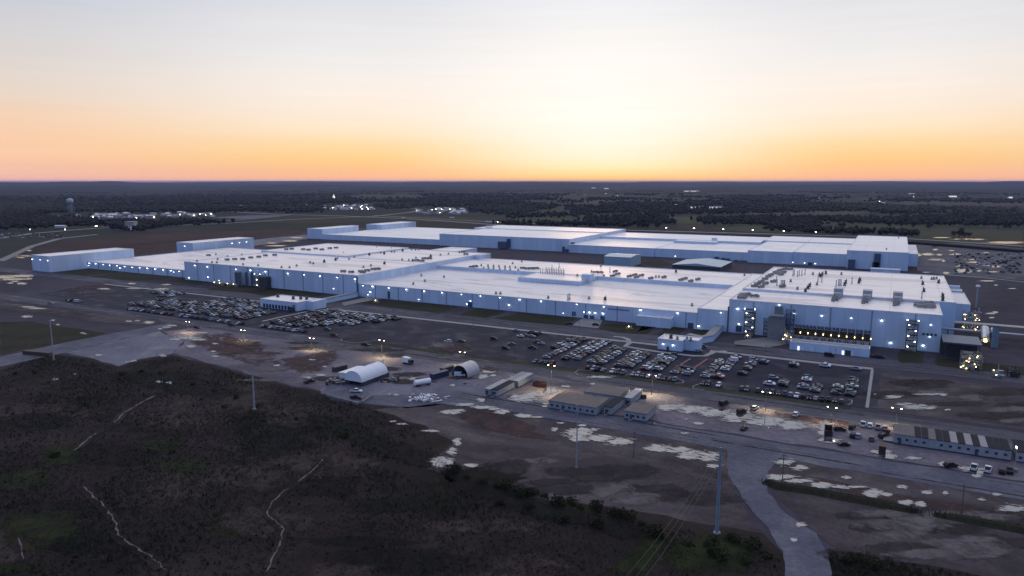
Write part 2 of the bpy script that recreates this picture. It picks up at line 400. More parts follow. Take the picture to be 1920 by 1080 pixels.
# yard and dirt
rsheet('yard', -330, 330, 282, 322, .075, M_YARD, 1.5, 5, 7)
psheet('yard', [(640, 700), (700, 690), (900, 720), (1000, 750), (1000, 775), (830, 758), (760, 766), (690, 757), (622, 750), (600, 733)], .11, M_YARD2, 1.2, 4, 8)
psheet('yard', [(110, 660), (300, 621), (345, 640), (322, 664), (260, 674), (222, 687), (165, 670)], .10, M_YARD2, .8, 4, 9)
psheet('yard', [(300, 622), (420, 610), (640, 650), (900, 690), (900, 720), (700, 700), (640, 705), (600, 733), (520, 716), (420, 688), (325, 662), (347, 640)], .10, M_YARD, 1.2, 4, 10)
psheet('dirt_field', [(700, 768), (830, 757), (1000, 782), (1300, 825), (1385, 840), (1362, 880), (1400, 960), (1432, 1000), (1330, 985), (1200, 960), (1050, 940), (950, 920), (860, 895), (800, 880), (850, 830), (800, 800)], .11, M_BROWN, 1.2, 4, 11)
psheet('dirt_field', [(1440, 880), (1500, 864), (1920, 930), (2100, 962), (2100, 1130), (1800, 1072), (1570, 1032), (1530, 1000), (1450, 930)], .11, M_BROWN, 1.0, 4, 12)
rsheet('dirt_lot', -1, 330, 343, 413, .10, M_BROWN, 1.2, 6, 13)
def soft_mat(name, c0, c1, rough=.85):
    """soil that thins out raggedly towards the rim of its patch"""
    m, nt, b = nodes(name); N, Lk = nt.nodes, nt.links
    c, n1 = noise_col(nt, [(.35, c0), (.65, c1)], .12, 8, .5)
    Lk.new(c, b.inputs['Base Color']); b.inputs['Roughness'].default_value = rough; b.inputs['Specular IOR Level'].default_value = .1
    at_ = N.new('ShaderNodeAttribute'); at_.attribute_name = 'cover'
    _, n2 = noise_col(nt, [(0, (0, 0, 0)), (1, (1, 1, 1))], .16, 9, .8, rough=.65)
    ad = N.new('ShaderNodeMath'); ad.operation = 'MULTIPLY_ADD'; Lk.new(n2, ad.inputs[0]); ad.inputs[1].default_value = 2.6; ad.inputs[2].default_value = -1.5
    a2 = N.new('ShaderNodeMath'); a2.operation = 'ADD'; Lk.new(ad.outputs[0], a2.inputs[0]); Lk.new(at_.outputs['Fac'], a2.inputs[1])
    mr = N.new('ShaderNodeMapRange'); mr.interpolation_type = 'SMOOTHSTEP'; mr.inputs['From Min'].default_value = .15; mr.inputs['From Max'].default_value = .95; mr.inputs['To Max'].default_value = .92; Lk.new(a2.outputs[0], mr.inputs['Value'])
    tr = N.new('ShaderNodeBsdfTransparent'); mx = N.new('ShaderNodeMixShader'); Lk.new(mr.outputs[0], mx.inputs[0]); Lk.new(tr.outputs[0], mx.inputs[1]); Lk.new(b.outputs[0], mx.inputs[2])
    Lk.new(mx.outputs[0], nt.nodes['Material Output'].inputs['Surface']); return m
def soft_patch(name, px, z, mat, ground=False):
    P = px if ground else [at(*p) for p in px]; Q = []
    for i in range(len(P)):
        for k in range(4): Q.append(tuple(P[i][j] + (P[(i + 1) % len(P)][j] - P[i][j]) * k / 4 for j in (0, 1)))
    n = len(Q); cx = sum(p[0] for p in Q) / n; cy = sum(p[1] for p in Q) / n
    V = [(cx + (x - cx) * f, cy + (y - cy) * f, z) for f in (1.12, .8, .45) for x, y in Q] + [(cx, cy, z)]; W = [0] * n + [.75] * n + [1] * n + [1]
    Fs = [(r_ * n + i, r_ * n + (i + 1) % n, (r_ + 1) * n + (i + 1) % n, (r_ + 1) * n + i) for r_ in (0, 1) for i in range(n)] + [(2 * n + i, 2 * n + (i + 1) % n, 3 * n) for i in range(n)]
    me = bpy.data.meshes.new(name); me.from_pydata(V, [], Fs); me.materials.append(mat)
    at2 = me.attributes.new('cover', 'FLOAT', 'POINT'); at2.data.foreach_set('value', W); me.update()
    o = bpy.data.objects.new(name, me); COL.objects.link(o); return tag(o, kind='structure')
M_RED_SOFT = soft_mat('soft_red_clay', (.050, .030, .032), (.078, .046, .049))
M_PALE_SOFT = soft_mat('soft_pale_mud', (.10, .092, .10), (.14, .13, .135)); M_DARK_SOFT = soft_mat('soft_dark_mud', (.026, .022, .024), (.042, .036, .040))
M_GREEN_SOFT = soft_mat('soft_green_growth', (.012, .018, .006), (.026, .032, .011)); M_BROWN_SOFT = soft_mat('soft_brown_growth', (.034, .025, .025), (.056, .042, .042)); M_BLACK_SOFT = soft_mat('soft_dark_ground_and_shade', (.006, .006, .006), (.011, .011, .010))
for i, px in enumerate([
    [(350, 625), (430, 622), (470, 650), (520, 668), (540, 690), (480, 690), (400, 665), (345, 640)],
    [(520, 672), (640, 650), (640, 672), (600, 700), (560, 705), (530, 690)],
    [(835, 770), (930, 772), (1010, 800), (1040, 830), (960, 822), (880, 800)],
    [(1440, 770), (1500, 777), (1600, 792), (1640, 803), (1600, 806), (1500, 792), (1450, 780)],
    [(100, 545), (160, 535), (230, 533), (200, 541), (130, 550)],
    [(1460, 880), (1700, 930), (1900, 960), (1900, 985), (1700, 950), (1480, 900)],
    [(480, 605), (560, 588), (560, 590), (498, 607)]]):
    soft_patch('clay_patch', px, .14 + .01 * i, M_RED_SOFT)
def px_blob(cx, cy, rx, ry): return [(cx + rx * math.cos(6.2832 * k / 9 + .3) * (.8 + .4 * rp_.random()), cy + ry * math.sin(6.2832 * k / 9 + .3) * (.8 + .4 * rp_.random())) for k in range(9)]
rp_ = random.Random(41)
for i in range(30):
    cx, cy = rp_.uniform(880, 1380), rp_.uniform(800, 970)
    if cy > 790 + (cx - 800) * .33 - 30 and inside(cx, cy, [(800, 800), (1000, 790), (1380, 850), (1400, 960), (1300, 970), (950, 910), (860, 890)]): soft_patch('mud_patch', px_blob(cx, cy, rp_.uniform(30, 90), rp_.uniform(6, 18)), .185 + .0012 * i, rp_.choice((M_PALE_SOFT, M_DARK_SOFT, M_DARK_SOFT, M_DARK_SOFT)))
for i in range(22): soft_patch('mud_patch', px_blob(rp_.uniform(1560, 1940), rp_.uniform(960, 1050), rp_.uniform(40, 120), rp_.uniform(8, 20)), .185 + .0012 * i, rp_.choice((M_PALE_SOFT, M_DARK_SOFT, M_DARK_SOFT)))
for i in range(16): soft_patch('mud_patch', px_blob(rp_.uniform(1660, 1940), rp_.uniform(712, 790), rp_.uniform(25, 80), rp_.uniform(4, 10)), .185 + .0012 * i, rp_.choice((M_PALE_SOFT, M_DARK_SOFT, M_DARK_SOFT)))
for i in range(26): soft_patch('mud_patch', px_blob(rp_.uniform(360, 900), rp_.uniform(640, 720), rp_.uniform(20, 60), rp_.uniform(3, 8)), .225 + .0012 * i, rp_.choice((M_PALE_SOFT, M_DARK_SOFT, M_RED_SOFT)))
for i in range(60):
    cx, cy = rp_.uniform(-40, 1350), rp_.uniform(720, 1080)
    if cy > 745 + max(0, cx - 500) * .32: soft_patch('marsh_patch', px_blob(cx, cy, rp_.uniform(40, 150), rp_.uniform(10, 38)), .125 + .0012 * i, rp_.choice((M_GREEN_SOFT, M_BROWN_SOFT, M_BROWN_SOFT, M_BROWN_SOFT, M_BLACK_SOFT, M_BLACK_SOFT)))
for i, px in enumerate([[(1300, 1000), (1400, 1000), (1440, 1040), (1400, 1080), (1250, 1080), (1230, 1030)], [(1120, 1080), (1230, 990), (1280, 1000), (1200, 1090)], [(600, 790), (780, 840), (760, 870), (600, 815)], [(60, 840), (150, 830), (160, 870), (80, 880)], [(0, 950), (140, 960), (170, 1010), (60, 1040), (0, 1020)]]): soft_patch('marsh_patch', px, .21 + .003 * i, M_GREEN_SOFT)
for i, px in enumerate([[(560, 765), (700, 800), (860, 870), (840, 900), (700, 850), (560, 790)], [(850, 890), (1000, 935), (1200, 985), (1300, 1010), (1200, 1020), (1000, 975), (860, 920)], [(180, 700), (330, 690), (480, 740), (420, 755), (250, 725)]]): soft_patch('marsh_patch', px, .23 + .003 * i, M_BLACK_SOFT)  # black strips along the border paint the ditch shadow into the ground colour
# roads
rsheet('road', -1050, 330, 322, 338, .13, M_ROAD)
rsheet('road', -1050, 330, 424, 446, .13, M_ROAD)
rsheet('gravel_road', -182, 330, 264, 280, .15, M_GRAVEL, .7, 5, 31)
psheet('gravel_road', [(1362, 838), (1470, 848), (1440, 885), (1440, 925), (1475, 965), (1530, 1000), (1553, 1040), (1560, 1100), (1540, 1300), (1440, 1300), (1472, 1090), (1468, 1035), (1440, 990), (1395, 940), (1365, 890)], .17, M_GRAVEL, .5, 3, 32)
psheet('gravel_road', [(-60, 684), (0, 669), (130, 641), (290, 611), (318, 606), (330, 612), (300, 621), (130, 660), (0, 688), (-60, 700)], .15, M_GRAVEL, .5, 5, 33)
psheet('gravel_road', [(600, 738), (640, 700), (700, 742), (830, 738), (860, 752), (760, 764), (690, 756)], .16, M_GRAVEL, .8, 4, 34)
psheet('ditch', [(0, 567), (90, 578), (300, 600), (285, 609), (200, 606), (90, 591), (0, 578)], .16, M_BROWN, .8, 6, 35)
rsheet('verge', -306, -12, 337.5, 342.5, .17, M_VERGE, .35, 4, 36)
# parking lots with kerbs
rsheet('parking_lot', -346, -6, 343, 417, .17, M_ASPH)
rsheet('parking_lot', -606, -392, 340, 417, .17, M_ASPH)
rsheet('parking_lot', -672, -612, 352, 416, .17, M_ASPH)
psheet('parking_lot', [(1718, 455), (1800, 456), (1960, 470), (1990, 530), (1772, 516), (1720, 508)], .12, M_ROAD)
rsheet('parking_lot', -392, -344, 346, 417, .175, M_ASPH)
kb = MB()
kb.bx(-680, -400, 417, 420.5, 0, .32); kb.bx(-380, -121, 417.3, 421.5, 0, .32); kb.bx(-92, -5.2, 417.3, 421.5, 0, .32)
kb.bx(-6.2, -4.8, 344, 417.2, 0, .33)
kb.build('pavement', M_CONC)['kind'] = 'structure'
cb = MB()
def curve_strip(mb, pts, w, z0, z1):
    n = len(pts); A, B = [], []
    for i in range(n):
        p, q = pts[max(0, i - 1)], pts[min(n - 1, i + 1)]
        L = math.hypot(q[0] - p[0], q[1] - p[1]); nx, ny = -(q[1] - p[1]) / L * w / 2, (q[0] - p[0]) / L * w / 2
        A.append((pts[i][0] + nx, pts[i][1] + ny)); B.append((pts[i][0] - nx, pts[i][1] - ny))
    mb.prism(A + B[::-1], z0, z1)
curve_strip(cb, [at(*p) for p in [(1150, 631.5), (1168, 633), (1178, 637), (1180, 644), (1172, 650), (1200, 655), (1240, 661), (1300, 668), (1322, 668), (1340, 660), (1362, 659)]], 3.2, 0, .3)
curve_strip(cb, [at(*p) for p in [(575, 585), (540, 592), (492, 603)]], 2.6, 0, .3)
curve_strip(cb, [at(*p) for p in [(640, 580), (618, 580), (590, 583), (560, 579), (520, 574), (478, 567), (462, 571)]], 2.4, 0, .3)
cb.build('pavement', M_CONC)['kind'] = 'structure'
is_ = MB()
for px in ([(1085, 705), (1078, 699), (1085, 694), (1110, 696)], [(1265, 719), (1280, 719), (1282, 715), (1272, 712)], [(1310, 721), (1299, 725), (1300, 729), (1320, 732)], [(1590, 760), (1597, 757), (1597, 751), (1590, 749)], [(700, 640), (664, 644), (640, 640), (640, 636)]):
    curve_strip(is_, [at(*p) for p in px], .7, 0, .32)
is_.build('kerb', M_CONC_D)['kind'] = 'structure'
rc = MB()
for p, q in (((1295, 695), (1326, 674)), ((1277, 684), (1295, 673))):
    curve_strip(rc, [at(*p), at(*q)], 1.1, 0, .35)
rc.build('kerb', M_RCURB)['kind'] = 'structure'
# lawns along the facade
for i, px in enumerate([
    [(104, 513), (160, 505), (216, 508), (224, 511), (160, 517)], [(168, 519), (228, 511.5), (322, 518), (312, 524), (240, 527)],
    [(388, 543), (432, 530), (530, 540), (470, 549), (430, 547)], [(462, 549), (525, 540), (614, 551), (583, 557), (500, 556)], [(312, 526), (346, 521), (392, 528), (372, 534)],
    [(673, 568), (705, 561), (860, 575), (822, 588), (760, 580)], [(860, 591), (892, 579), (950, 584), (910, 597)],
    [(925, 598), (976, 587), (1082, 597), (1062, 610), (1000, 606)], [(1120, 616), (1136, 607), (1233, 612), (1212, 627), (1153, 624)],
    [(1195, 622), (1205, 609), (1238, 612)], [(1233, 628), (1249, 613), (1286, 616), (1271, 631)], [(1293, 627), (1301, 618), (1338, 620), (1328, 628)],
    [(1683, 668), (1690, 656), (1733, 660), (1730, 682), (1690, 681)], [(1754, 671), (1930, 690), (1930, 706), (1756, 686)], [(1376, 645), (1440, 646), (1432, 652), (1380, 650)],
    [(1196, 492), (1240, 488), (1262, 497), (1232, 500)]]):
    psheet('lawn', px, .19, M_LAWN, .8, 4, 50 + i)
for px in ([(640, 568), (690, 557), (720, 560), (672, 568), (645, 574)], [(1072, 611), (1092, 597), (1130, 600), (1122, 616)], [(1378, 640), (1440, 632), (1480, 645), (1440, 652), (1376, 646)]):
    psheet('driveway', px, .195, M_CONC_D)
# far roads and the motorway
FAR_ROADS = [([(0, 447), (60, 438), (180, 428), (300, 424), (420, 419), (560, 411), (700, 406), (770, 398), (790, 394), (778, 391), (730, 390)], 14),
             ([(430, 397), (520, 402), (640, 405), (760, 410), (880, 418), (1000, 427), (1180, 432), (1440, 439), (1660, 445), (1920, 462)], 16),
             ([(0, 490), (60, 462), (110, 448), (180, 440)], 10), ([(460, 412), (300, 420), (190, 425)], 16),
             ([(700, 404), (900, 415), (1100, 424)], 10)]
fr_ = []
for i, (px, w) in enumerate(FAR_ROADS):
    m = MB(); curve_strip(m, [at(*p) for p in px], w, -.5, .42 + .03 * i); m.build('road', M_CONC_D if i else M_CONC_D)['kind'] = 'structure'
psheet('yard', [(340, 462), (575, 440), (578, 448), (470, 462), (480, 470)], .12, M_YARD2, 4, 15, 60)
psheet('yard', [(395, 408), (470, 404), (555, 403), (470, 412)], .5, M_GRAVEL, 4, 20, 61)
em = MB(); curve_strip(em, [at(*p) for p in [(1180, 436), (1300, 441), (1440, 445), (1600, 450), (1720, 457), (1920, 473)]], 22, 0, 3.4)
em.build('embankment', soil('embankment_soil', (.018, .018, .02), (.026, .025, .027), (.034, .032, .034), .02, .2))['kind'] = 'structure'

rw = random.Random(77)
for y0, zz in ((267.5, .20), (270.5, .203), (273.5, .206), (276.5, .209), (325, .16), (328.5, .163), (332, .166), (335, .169), (429, .16), (434, .163), (440, .166)):
    x = -180 if y0 < 300 else -700
    while x < 300:
        l = rw.uniform(25, 80); o_ = rw.uniform(-.6, .6); h_ = rw.uniform(.4, .9)
        if rw.random() < .75: soft_patch('wheel_track', [(x, y0 + o_ - h_), (x + l, y0 + o_ * .4 - h_), (x + l, y0 + o_ * .4 + h_), (x, y0 + o_ + h_)], zz, rw.choice((M_PALE_SOFT, M_DARK_SOFT)), True)
        x += l * rw.uniform(.9, 1.6)
ki = MB()
for p, q in (((1722, 486.5), (1770, 486)), ((1712, 497.5), (1777, 498)), ((1733, 510), (1749, 511)), ((1772, 516), (1860, 523)), ((1860, 523), (1925, 530))): curve_strip(ki, [at(*p), at(*q)], 3.0, 0, .5)
ki.build('kerb', M_CONC)['kind'] = 'structure'
# ---------------------------------------------------------------- puddles
def blob(cx, cy, rx, ry, n, seed, rough=.6, amp=.5):
    w = wob(n, seed, rough); r = random.Random(seed + 5)
    return [at(cx + rx * (1 + amp * w[i] - .12 * r.random()) * math.cos(6.2832 * i / n), cy + ry * (1 + amp * w[(i * 3) % n] - .12 * r.random()) * math.sin(6.2832 * i / n)) for i in range(n)]
def water_sheet():
    m, nt, b = nodes('broken_water'); N, Lk = nt.nodes, nt.links
    b.inputs['Base Color'].default_value = (.04, .04, .05, 1); b.inputs['Roughness'].default_value = .07; b.inputs['IOR'].default_value = 3.4; b.inputs['Specular Tint'].default_value = (.88, .91, 1, 1)
    at_ = N.new('ShaderNodeAttribute'); at_.attribute_name = 'cover'
    _, n2 = noise_col(nt, [(0, (0, 0, 0)), (1, (1, 1, 1))], .8, 9, .6, stretch=(.28, 1, 1), rough=.72)
    ad = N.new('ShaderNodeMath'); ad.operation = 'MULTIPLY_ADD'; Lk.new(n2, ad.inputs[0]); ad.inputs[1].default_value = 4.6; ad.inputs[2].default_value = -2.42
    a2 = N.new('ShaderNodeMath'); a2.operation = 'ADD'; Lk.new(ad.outputs[0], a2.inputs[0]); Lk.new(at_.outputs['Fac'], a2.inputs[1])
    mr = N.new('ShaderNodeMapRange'); mr.interpolation_type = 'SMOOTHSTEP'; mr.inputs['From Min'].default_value = .50; mr.inputs['From Max'].default_value = .60; Lk.new(a2.outputs[0], mr.inputs['Value'])
    wm = N.new('ShaderNodeMapRange'); wm.interpolation_type = 'SMOOTHSTEP'; wm.inputs['From Min'].default_value = .05; wm.inputs['From Max'].default_value = .6; wm.inputs['To Max'].default_value = .38; Lk.new(a2.outputs[0], wm.inputs['Value'])
    mud = N.new('ShaderNodeBsdfPrincipled'); mud.inputs['Base Color'].default_value = (.036, .031, .034, 1); mud.inputs['Roughness'].default_value = .5
    tr = N.new('ShaderNodeBsdfTransparent'); m1 = N.new('ShaderNodeMixShader'); Lk.new(wm.outputs[0], m1.inputs[0]); Lk.new(tr.outputs[0], m1.inputs[1]); Lk.new(mud.outputs[0], m1.inputs[2])
    mx = N.new('ShaderNodeMixShader'); Lk.new(mr.outputs[0], mx.inputs[0]); Lk.new(m1.outputs[0], mx.inputs[1]); Lk.new(b.outputs[0], mx.inputs[2])
    Lk.new(mx.outputs[0], nt.nodes['Material Output'].inputs['Surface']); return m
M_PUD = water_sheet()
def puddle(parts, z, seed=0):
    V, Fs, W = [], [], []; n = 28
    for k, (cx, cy, rx, ry) in enumerate(parts):
        w = wob(n, seed * 31 + k, 1.0); o = len(V); zz = z + .0025 * k
        for f, c in ((1.5, 0), (1.05, .55), (.6, 1.0)):
            for i in range(n):
                q = f * (1 + .22 * w[i]); x, y = at(cx + rx * q * math.cos(6.2832 * i / n), cy + ry * q * math.sin(6.2832 * i / n)); V.append((x, y, zz)); W.append(c)
        V.append((*at(cx, cy), zz)); W.append(1.0)
        for r_ in (0, 1): Fs += [(o + r_ * n + i, o + r_ * n + (i + 1) % n, o + (r_ + 1) * n + (i + 1) % n, o + (r_ + 1) * n + i) for i in range(n)]
        Fs += [(o + 2 * n + i, o + 2 * n + (i + 1) % n, o + 3 * n) for i in range(n)]
    me = bpy.data.meshes.new('puddle'); me.from_pydata(V, [], Fs); me.materials.append(M_PUD)
    a_ = me.attributes.new('cover', 'FLOAT', 'POINT'); a_.data.foreach_set('value', W); me.update()
    o = bpy.data.objects.new('puddle', me); COL.objects.link(o); tag(o, kind='structure')
PUD = [
    [(1260, 764, 26, 6), (1300, 768, 30, 7), (1345, 775, 34, 7), (1390, 783, 36, 9), (1440, 792, 40, 9), (1485, 799, 28, 8), (1380, 790, 14, 3)],
    [(1548, 798, 12, 9), (1545, 810, 10, 12), (1560, 828, 16, 4), (1542, 826, 8, 3)],
    [(985, 746, 26, 7), (1005, 741, 20, 4), (965, 744, 14, 3), (1020, 740, 12, 2)], [(1034, 732, 14, 6)],
    [(870, 760, 20, 2.6), (905, 765, 22, 3), (845, 774, 18, 4.5), (862, 771, 12, 2.5), (925, 768, 10, 2.5)],
    [(940, 773, 13, 4)], [(983, 780, 15, 4), (1006, 783, 10, 1.6)],
    [(1088, 812, 26, 8), (1085, 823, 22, 5), (1125, 823, 26, 6), (1160, 830, 24, 7), (1100, 806, 24, 3)],
    [(1236, 843, 30, 6), (1270, 845, 22, 5), (1300, 853, 26, 8), (1330, 857, 24, 8), (1290, 858, 16, 3)],
    [(1340, 875, 12, 4)], [(830, 868, 22, 9), (847, 847, 10, 6), (856, 830, 8, 6)], [(884, 873, 12, 3.2)],
    [(1468, 868, 18, 6), (1500, 878, 16, 5)], [(1460, 896, 26, 5), (1500, 902, 26, 4), (1540, 912, 24, 5), (1575, 915, 18, 4)], [(1584, 897, 9, 4)],
    [(1640, 926, 18, 8), (1660, 928, 12, 3)], [(1605, 914, 20, 2)], [(1698, 943, 14, 5), (1725, 946, 10, 5)], [(1690, 914, 12, 3.5)], [(1738, 924, 10, 3.5)], [(1772, 925, 6, 4)],
    [(1900, 955, 26, 7)], [(1868, 929, 8, 3), (1842, 938, 7, 3)], [(1500, 986, 10, 5)], [(1488, 1014, 6, 4)],
    [(1655, 849, 16, 6), (1666, 857, 14, 6), (1640, 848, 9, 3)], [(1716, 860, 17, 3)], [(1768, 871, 9, 4)], [(1812, 880, 12, 4), (1838, 884, 10, 8), (1830, 894, 9, 4)],
    [(1720, 763, 28, 4.5), (1740, 766, 14, 3), (1695, 759, 14, 2.5)], [(1676, 745, 17, 3), (1740, 740, 34, 1.6), (1768, 741, 7, 2)], [(1778, 769, 6, 1.6)],
    [(1125, 708, 22, 2.2)], [(1060, 725, 9, 1.6)], [(1115, 721, 8, 2)], [(903, 707, 14, 4), (915, 698, 12, 2.4), (924, 705, 6, 2), (893, 702, 8, 3)], [(960, 706, 5, 1.5)],
    [(774, 711, 6, 2.6)], [(743, 741, 5, 1.6), (730, 740, 3, 1.2)], [(850, 723, 5, 2)], [(872, 720, 3, 1.3)], [(903, 751, 8, 3)], [(710, 678, 9, 3)],
    [(355, 634, 22, 2.4), (372, 637, 16, 2), (330, 637, 10, 1.6), (378, 625, 9, 1.2)], [(360, 650, 9, 2.8)], [(305, 667, 7, 2.4)], [(246, 678, 7, 1.4), (238, 679, 5, 1.6), (252, 677, 5, 1.5)], [(185, 667, 8, 1.6)],
    [(403, 645, 5, 1.4)], [(400, 660, 5, 1.4)], [(405, 669, 8, 1.3)], [(585, 675, 6, 1.4)], [(609, 688, 4, 1.4)], [(578, 708, 8, 2), (600, 704, 12, 2)], [(520, 686, 6, 1.5)],
    [(242, 603, 6, 1.4), (278, 605, 9, 2), (258, 602, 5, 1.3)], [(323, 611, 12, 1.2), (312, 614, 10, 1.2)], [(300, 617, 4, 1)],
    [(50, 576, 12, 1.3), (70, 579, 16, 1.4)], [(52, 594, 11, 2)], [(155, 625, 4, 1.4), (160, 626, 3, 1.2)], [(108, 609, 4, 1.4)], [(100, 601, 4, 1.2)],
    [(10, 520, 22, 3.2), (40, 518, 24, 2.4), (30, 524, 26, 1.8), (20, 531, 6, 1.2), (42, 532, 9, 2), (28, 528, 7, 1.2)], [(55, 523, 6, 1.6)], [(42, 480.5, 20, 1.2)],
    [(195, 542, 12, 1.3)], [(248, 532, 8, 1.3)], [(260, 541, 20, .9)], [(305, 542, 14, .9)], [(313, 534, 9, 1)],
    [(40, 482, 9, 2)], [(67, 493, 5, 1)], [(55, 470, 5, 1)],
    [(104, 712, 5, 2)], [(141, 702, 3, 1.5)], [(300, 716, 6, 2), (318, 718, 8, 2)], [(738, 791, 6, 1.4), (755, 796, 9, 2)], [(806, 809, 16, 2)],
    [(1755, 487, 14, 1.8), (1722, 478, 8, 2.4), (1738, 477, 12, 2), (1752, 463, 5, 1.1), (1754, 468.5, 5, 1.4)], [(1792, 477, 10, 1.5), (1762, 478, 5, 1.6)], [(1784, 470, 5, 1)], [(1808, 508, 14, 4)], [(1774, 512, 6, 2)], [(1740, 511, 8, .9)], [(1849, 474, 6, .8)],
    [(1820, 487, 10, 1), (1825, 492, 14, 1.2), (1838, 496, 8, 1), (1868, 500, 12, 1.6), (1852, 498, 9, 1), (1803, 498, 7, 1.6), (1796, 499, 6, 1.4)], [(1862, 510, 9, 1)], [(1835, 508, 4, 1.6)], [(1850, 527, 15, 1)], [(1769, 489, 3, 2)],
    [(1765, 445.5, 16, .9)], [(1810, 448.5, 22, 1.1), (1833, 449, 12, 1.1)], [(1890, 455, 34, 2)], [(1556, 428.5, 9, .8)], [(1872, 427.5, 13, 1)],
    [(1898, 541.5, 7, .9), (1867, 535, 4, .9)], [(1858, 588, 9, 1.6), (1866, 586, 5, 1.6), (1860, 596, 5, 1.4)],
    [(1640, 740, 3, 1)], [(1288, 787, 5, 1.2)], [(1310, 795, 10, 2.2)], [(1283, 813, 8, 1.4), (1225, 794, 4, 1.4)], [(1390, 788, 9, 1.6)], [(1092, 798, 7, 2.4)], [(1050, 794, 8, 1.4)], [(1040, 806, 6, 3.2)], [(1021, 763, 5, 2)], [(1022, 758, 5, 1.6)],
    [(520, 461, 18, 1.1), (508, 456, 10, .9)], [(545, 452, 14, 1)], [(556, 446, 12, .9)],
]
for i, p in enumerate(PUD): puddle(p, .262 + .003 * (i % 6), seed=i + 1)
def creek(px, w, seed):
    pts = [at(*p) for p in px]; out = []
    for i in range(len(pts) - 1):
        for k in range(6):
            t = k / 6; out.append((pts[i][0] + (pts[i + 1][0] - pts[i][0]) * t + rng.uniform(-.35, .35), pts[i][1] + (pts[i + 1][1] - pts[i][1]) * t + rng.uniform(-.35, .35)))
    m = MB(); i = 0
    while i < len(out) - 1:
        k = rng.randint(3, 9); seg = out[i:i + k + 1]
        if len(seg) > 1 and rng.random() < .8:
            A, B = [], []
            for j, p in enumerate(seg):
                q = seg[min(j + 1, len(seg) - 1)] if j < len(seg) - 1 else p; o = seg[max(0, j - 1)]
                L = math.hypot(q[0] - o[0], q[1] - o[1]) + 1e-6; ww = w * rng.uniform(.35, 1) * (.3 if j in (0, len(seg) - 1) else 1)
                A.append((p[0] - (q[1] - o[1]) / L * ww / 2, p[1] + (q[0] - o[0]) / L * ww / 2)); B.append((p[0] + (q[1] - o[1]) / L * ww / 2, p[1] - (q[0] - o[0]) / L * ww / 2))
            m.poly([(x, y, .34) for x, y in A + B[::-1]])
        i += k
    m.build('creek', M_CREEK)['kind'] = 'structure'
    bk = MB(); curve_strip(bk, [(x + .5, y - .5) for x, y in out[::3]], w * 5, .1, .3); bk.build('creek_bank', M_BLACK_SOFT if False else M_MARSH)['kind'] = 'structure'
CREEKS = [([(292, 742), (262, 758), (232, 775), (215, 795), (182, 812), (158, 830), (135, 850)], 1.3),
          ([(150, 905), (165, 922), (200, 955), (216, 980), (222, 1005), (250, 1025), (290, 1050), (318, 1078)], 1.1),
          ([(606, 862), (588, 882), (562, 902), (530, 925), (508, 945), (501, 965), (518, 980), (532, 992), (525, 1020), (512, 1050), (500, 1080)], 1.0),
          ([(590, 975), (620, 985)], .7), ([(35, 1010), (45, 1060)], .8)]
for i, (px, w) in enumerate(CREEKS): creek(px, w * .6, i)

# ---------------------------------------------------------------- hills on the horizon
M_HILL = soil('far_hills', (.016, .020, .020), (.026, .029, .027), (.038, .038, .034), .0007, .006, .95)
def ridge(D, h0, amp, seed, deep):
    r = random.Random(seed); cs = [(r.uniform(3, 9) * k, r.uniform(0, 6.28), 1 / k) for k in range(1, 9)]
    m = MB(); V = []; n = 160
    for j, (dd, hh) in enumerate(((-deep, -2), (-deep * .4, .55), (0, 1), (deep, -2))):
        for i in range(n + 1):
            az = YAW + R(52 - 104 * i / n)
            w = sum(a * math.sin(f * az * 2.2 + p) for f, p, a in cs) / 2
            h = hh * (h0 + amp * w) if hh > 0 else hh
            d = D + dd; V.append((-math.sin(az) * d, math.cos(az) * d, h))
    m.add(V, [(j * (n + 1) + i, j * (n + 1) + i + 1, (j + 1) * (n + 1) + i + 1, (j + 1) * (n + 1) + i) for j in range(3) for i in range(n)], 0, True)
    m.build('hills', M_HILL)['kind'] = 'structure'
ridge(6200, 13, 7, 1, 700); ridge(7900, 24, 12, 5, 900); ridge(10500, 40, 17, 2, 1500); ridge(15500, 72, 30, 3, 2200); ridge(24000, 84, 24, 4, 4000)

# ================================================================ THE TWO FACTORIES
def hall(root, x0, x1, y0, y1, h, wall, roofm, z0=0.0, par=.55, name='production_hall'):
    ox, oy = root.location[0], root.location[1]
    m = MB(); t = .45
    for pts in (((x0, y0), (x1, y0)), ((x1, y0), (x1, y1)), ((x1, y1), (x0, y1)), ((x0, y1), (x0, y0))):
        (ax, ay), (bx_, by_) = pts
        m.add([(ax, ay, z0), (bx_, by_, z0), (bx_, by_, h + par - .3), (ax, ay, h + par - .3)], [(0, 1, 2, 3)])
    w = m.build(name, wall, root, (ox, oy, 0))
    c = MB()
    for (a, b, c_, d) in ((x0 - .06, x1 + .06, y0 - .06, y0 + t), (x0 - .06, x1 + .06, y1 - t, y1 + .06), (x0 - .06, x0 + t, y0 + t, y1 - t), (x1 - t, x1 + .06, y0 + t, y1 - t)):
        c.bx(a, b, c_, d, h - .05, h + par)
    c.build('coping', M_TRIM, w, (ox, oy, 0))
    r = MB().poly([(x0 + .1, y0 + .1, h), (x1 - .1, y0 + .1, h), (x1 - .1, y1 - .1, h), (x0 + .1, y1 - .1, h)]).build('roof', roofm, w, (ox, oy, 0))
    return w
def part_copy(proto, root, loc, rot=0.0):
    o = proto if proto.parent is None and not proto.get('used') else None
    if o is None:
        o = proto.copy(); COL.objects.link(o)
        for ch in proto.children:
            c = ch.copy(); COL.objects.link(c); c.parent = o
    proto['used'] = 1
    o.parent = root; o.location = (loc[0] - root.location[0], loc[1] - root.location[1], loc[2] - root.location[2]); o.rotation_euler = (0, 0, rot)
    return o
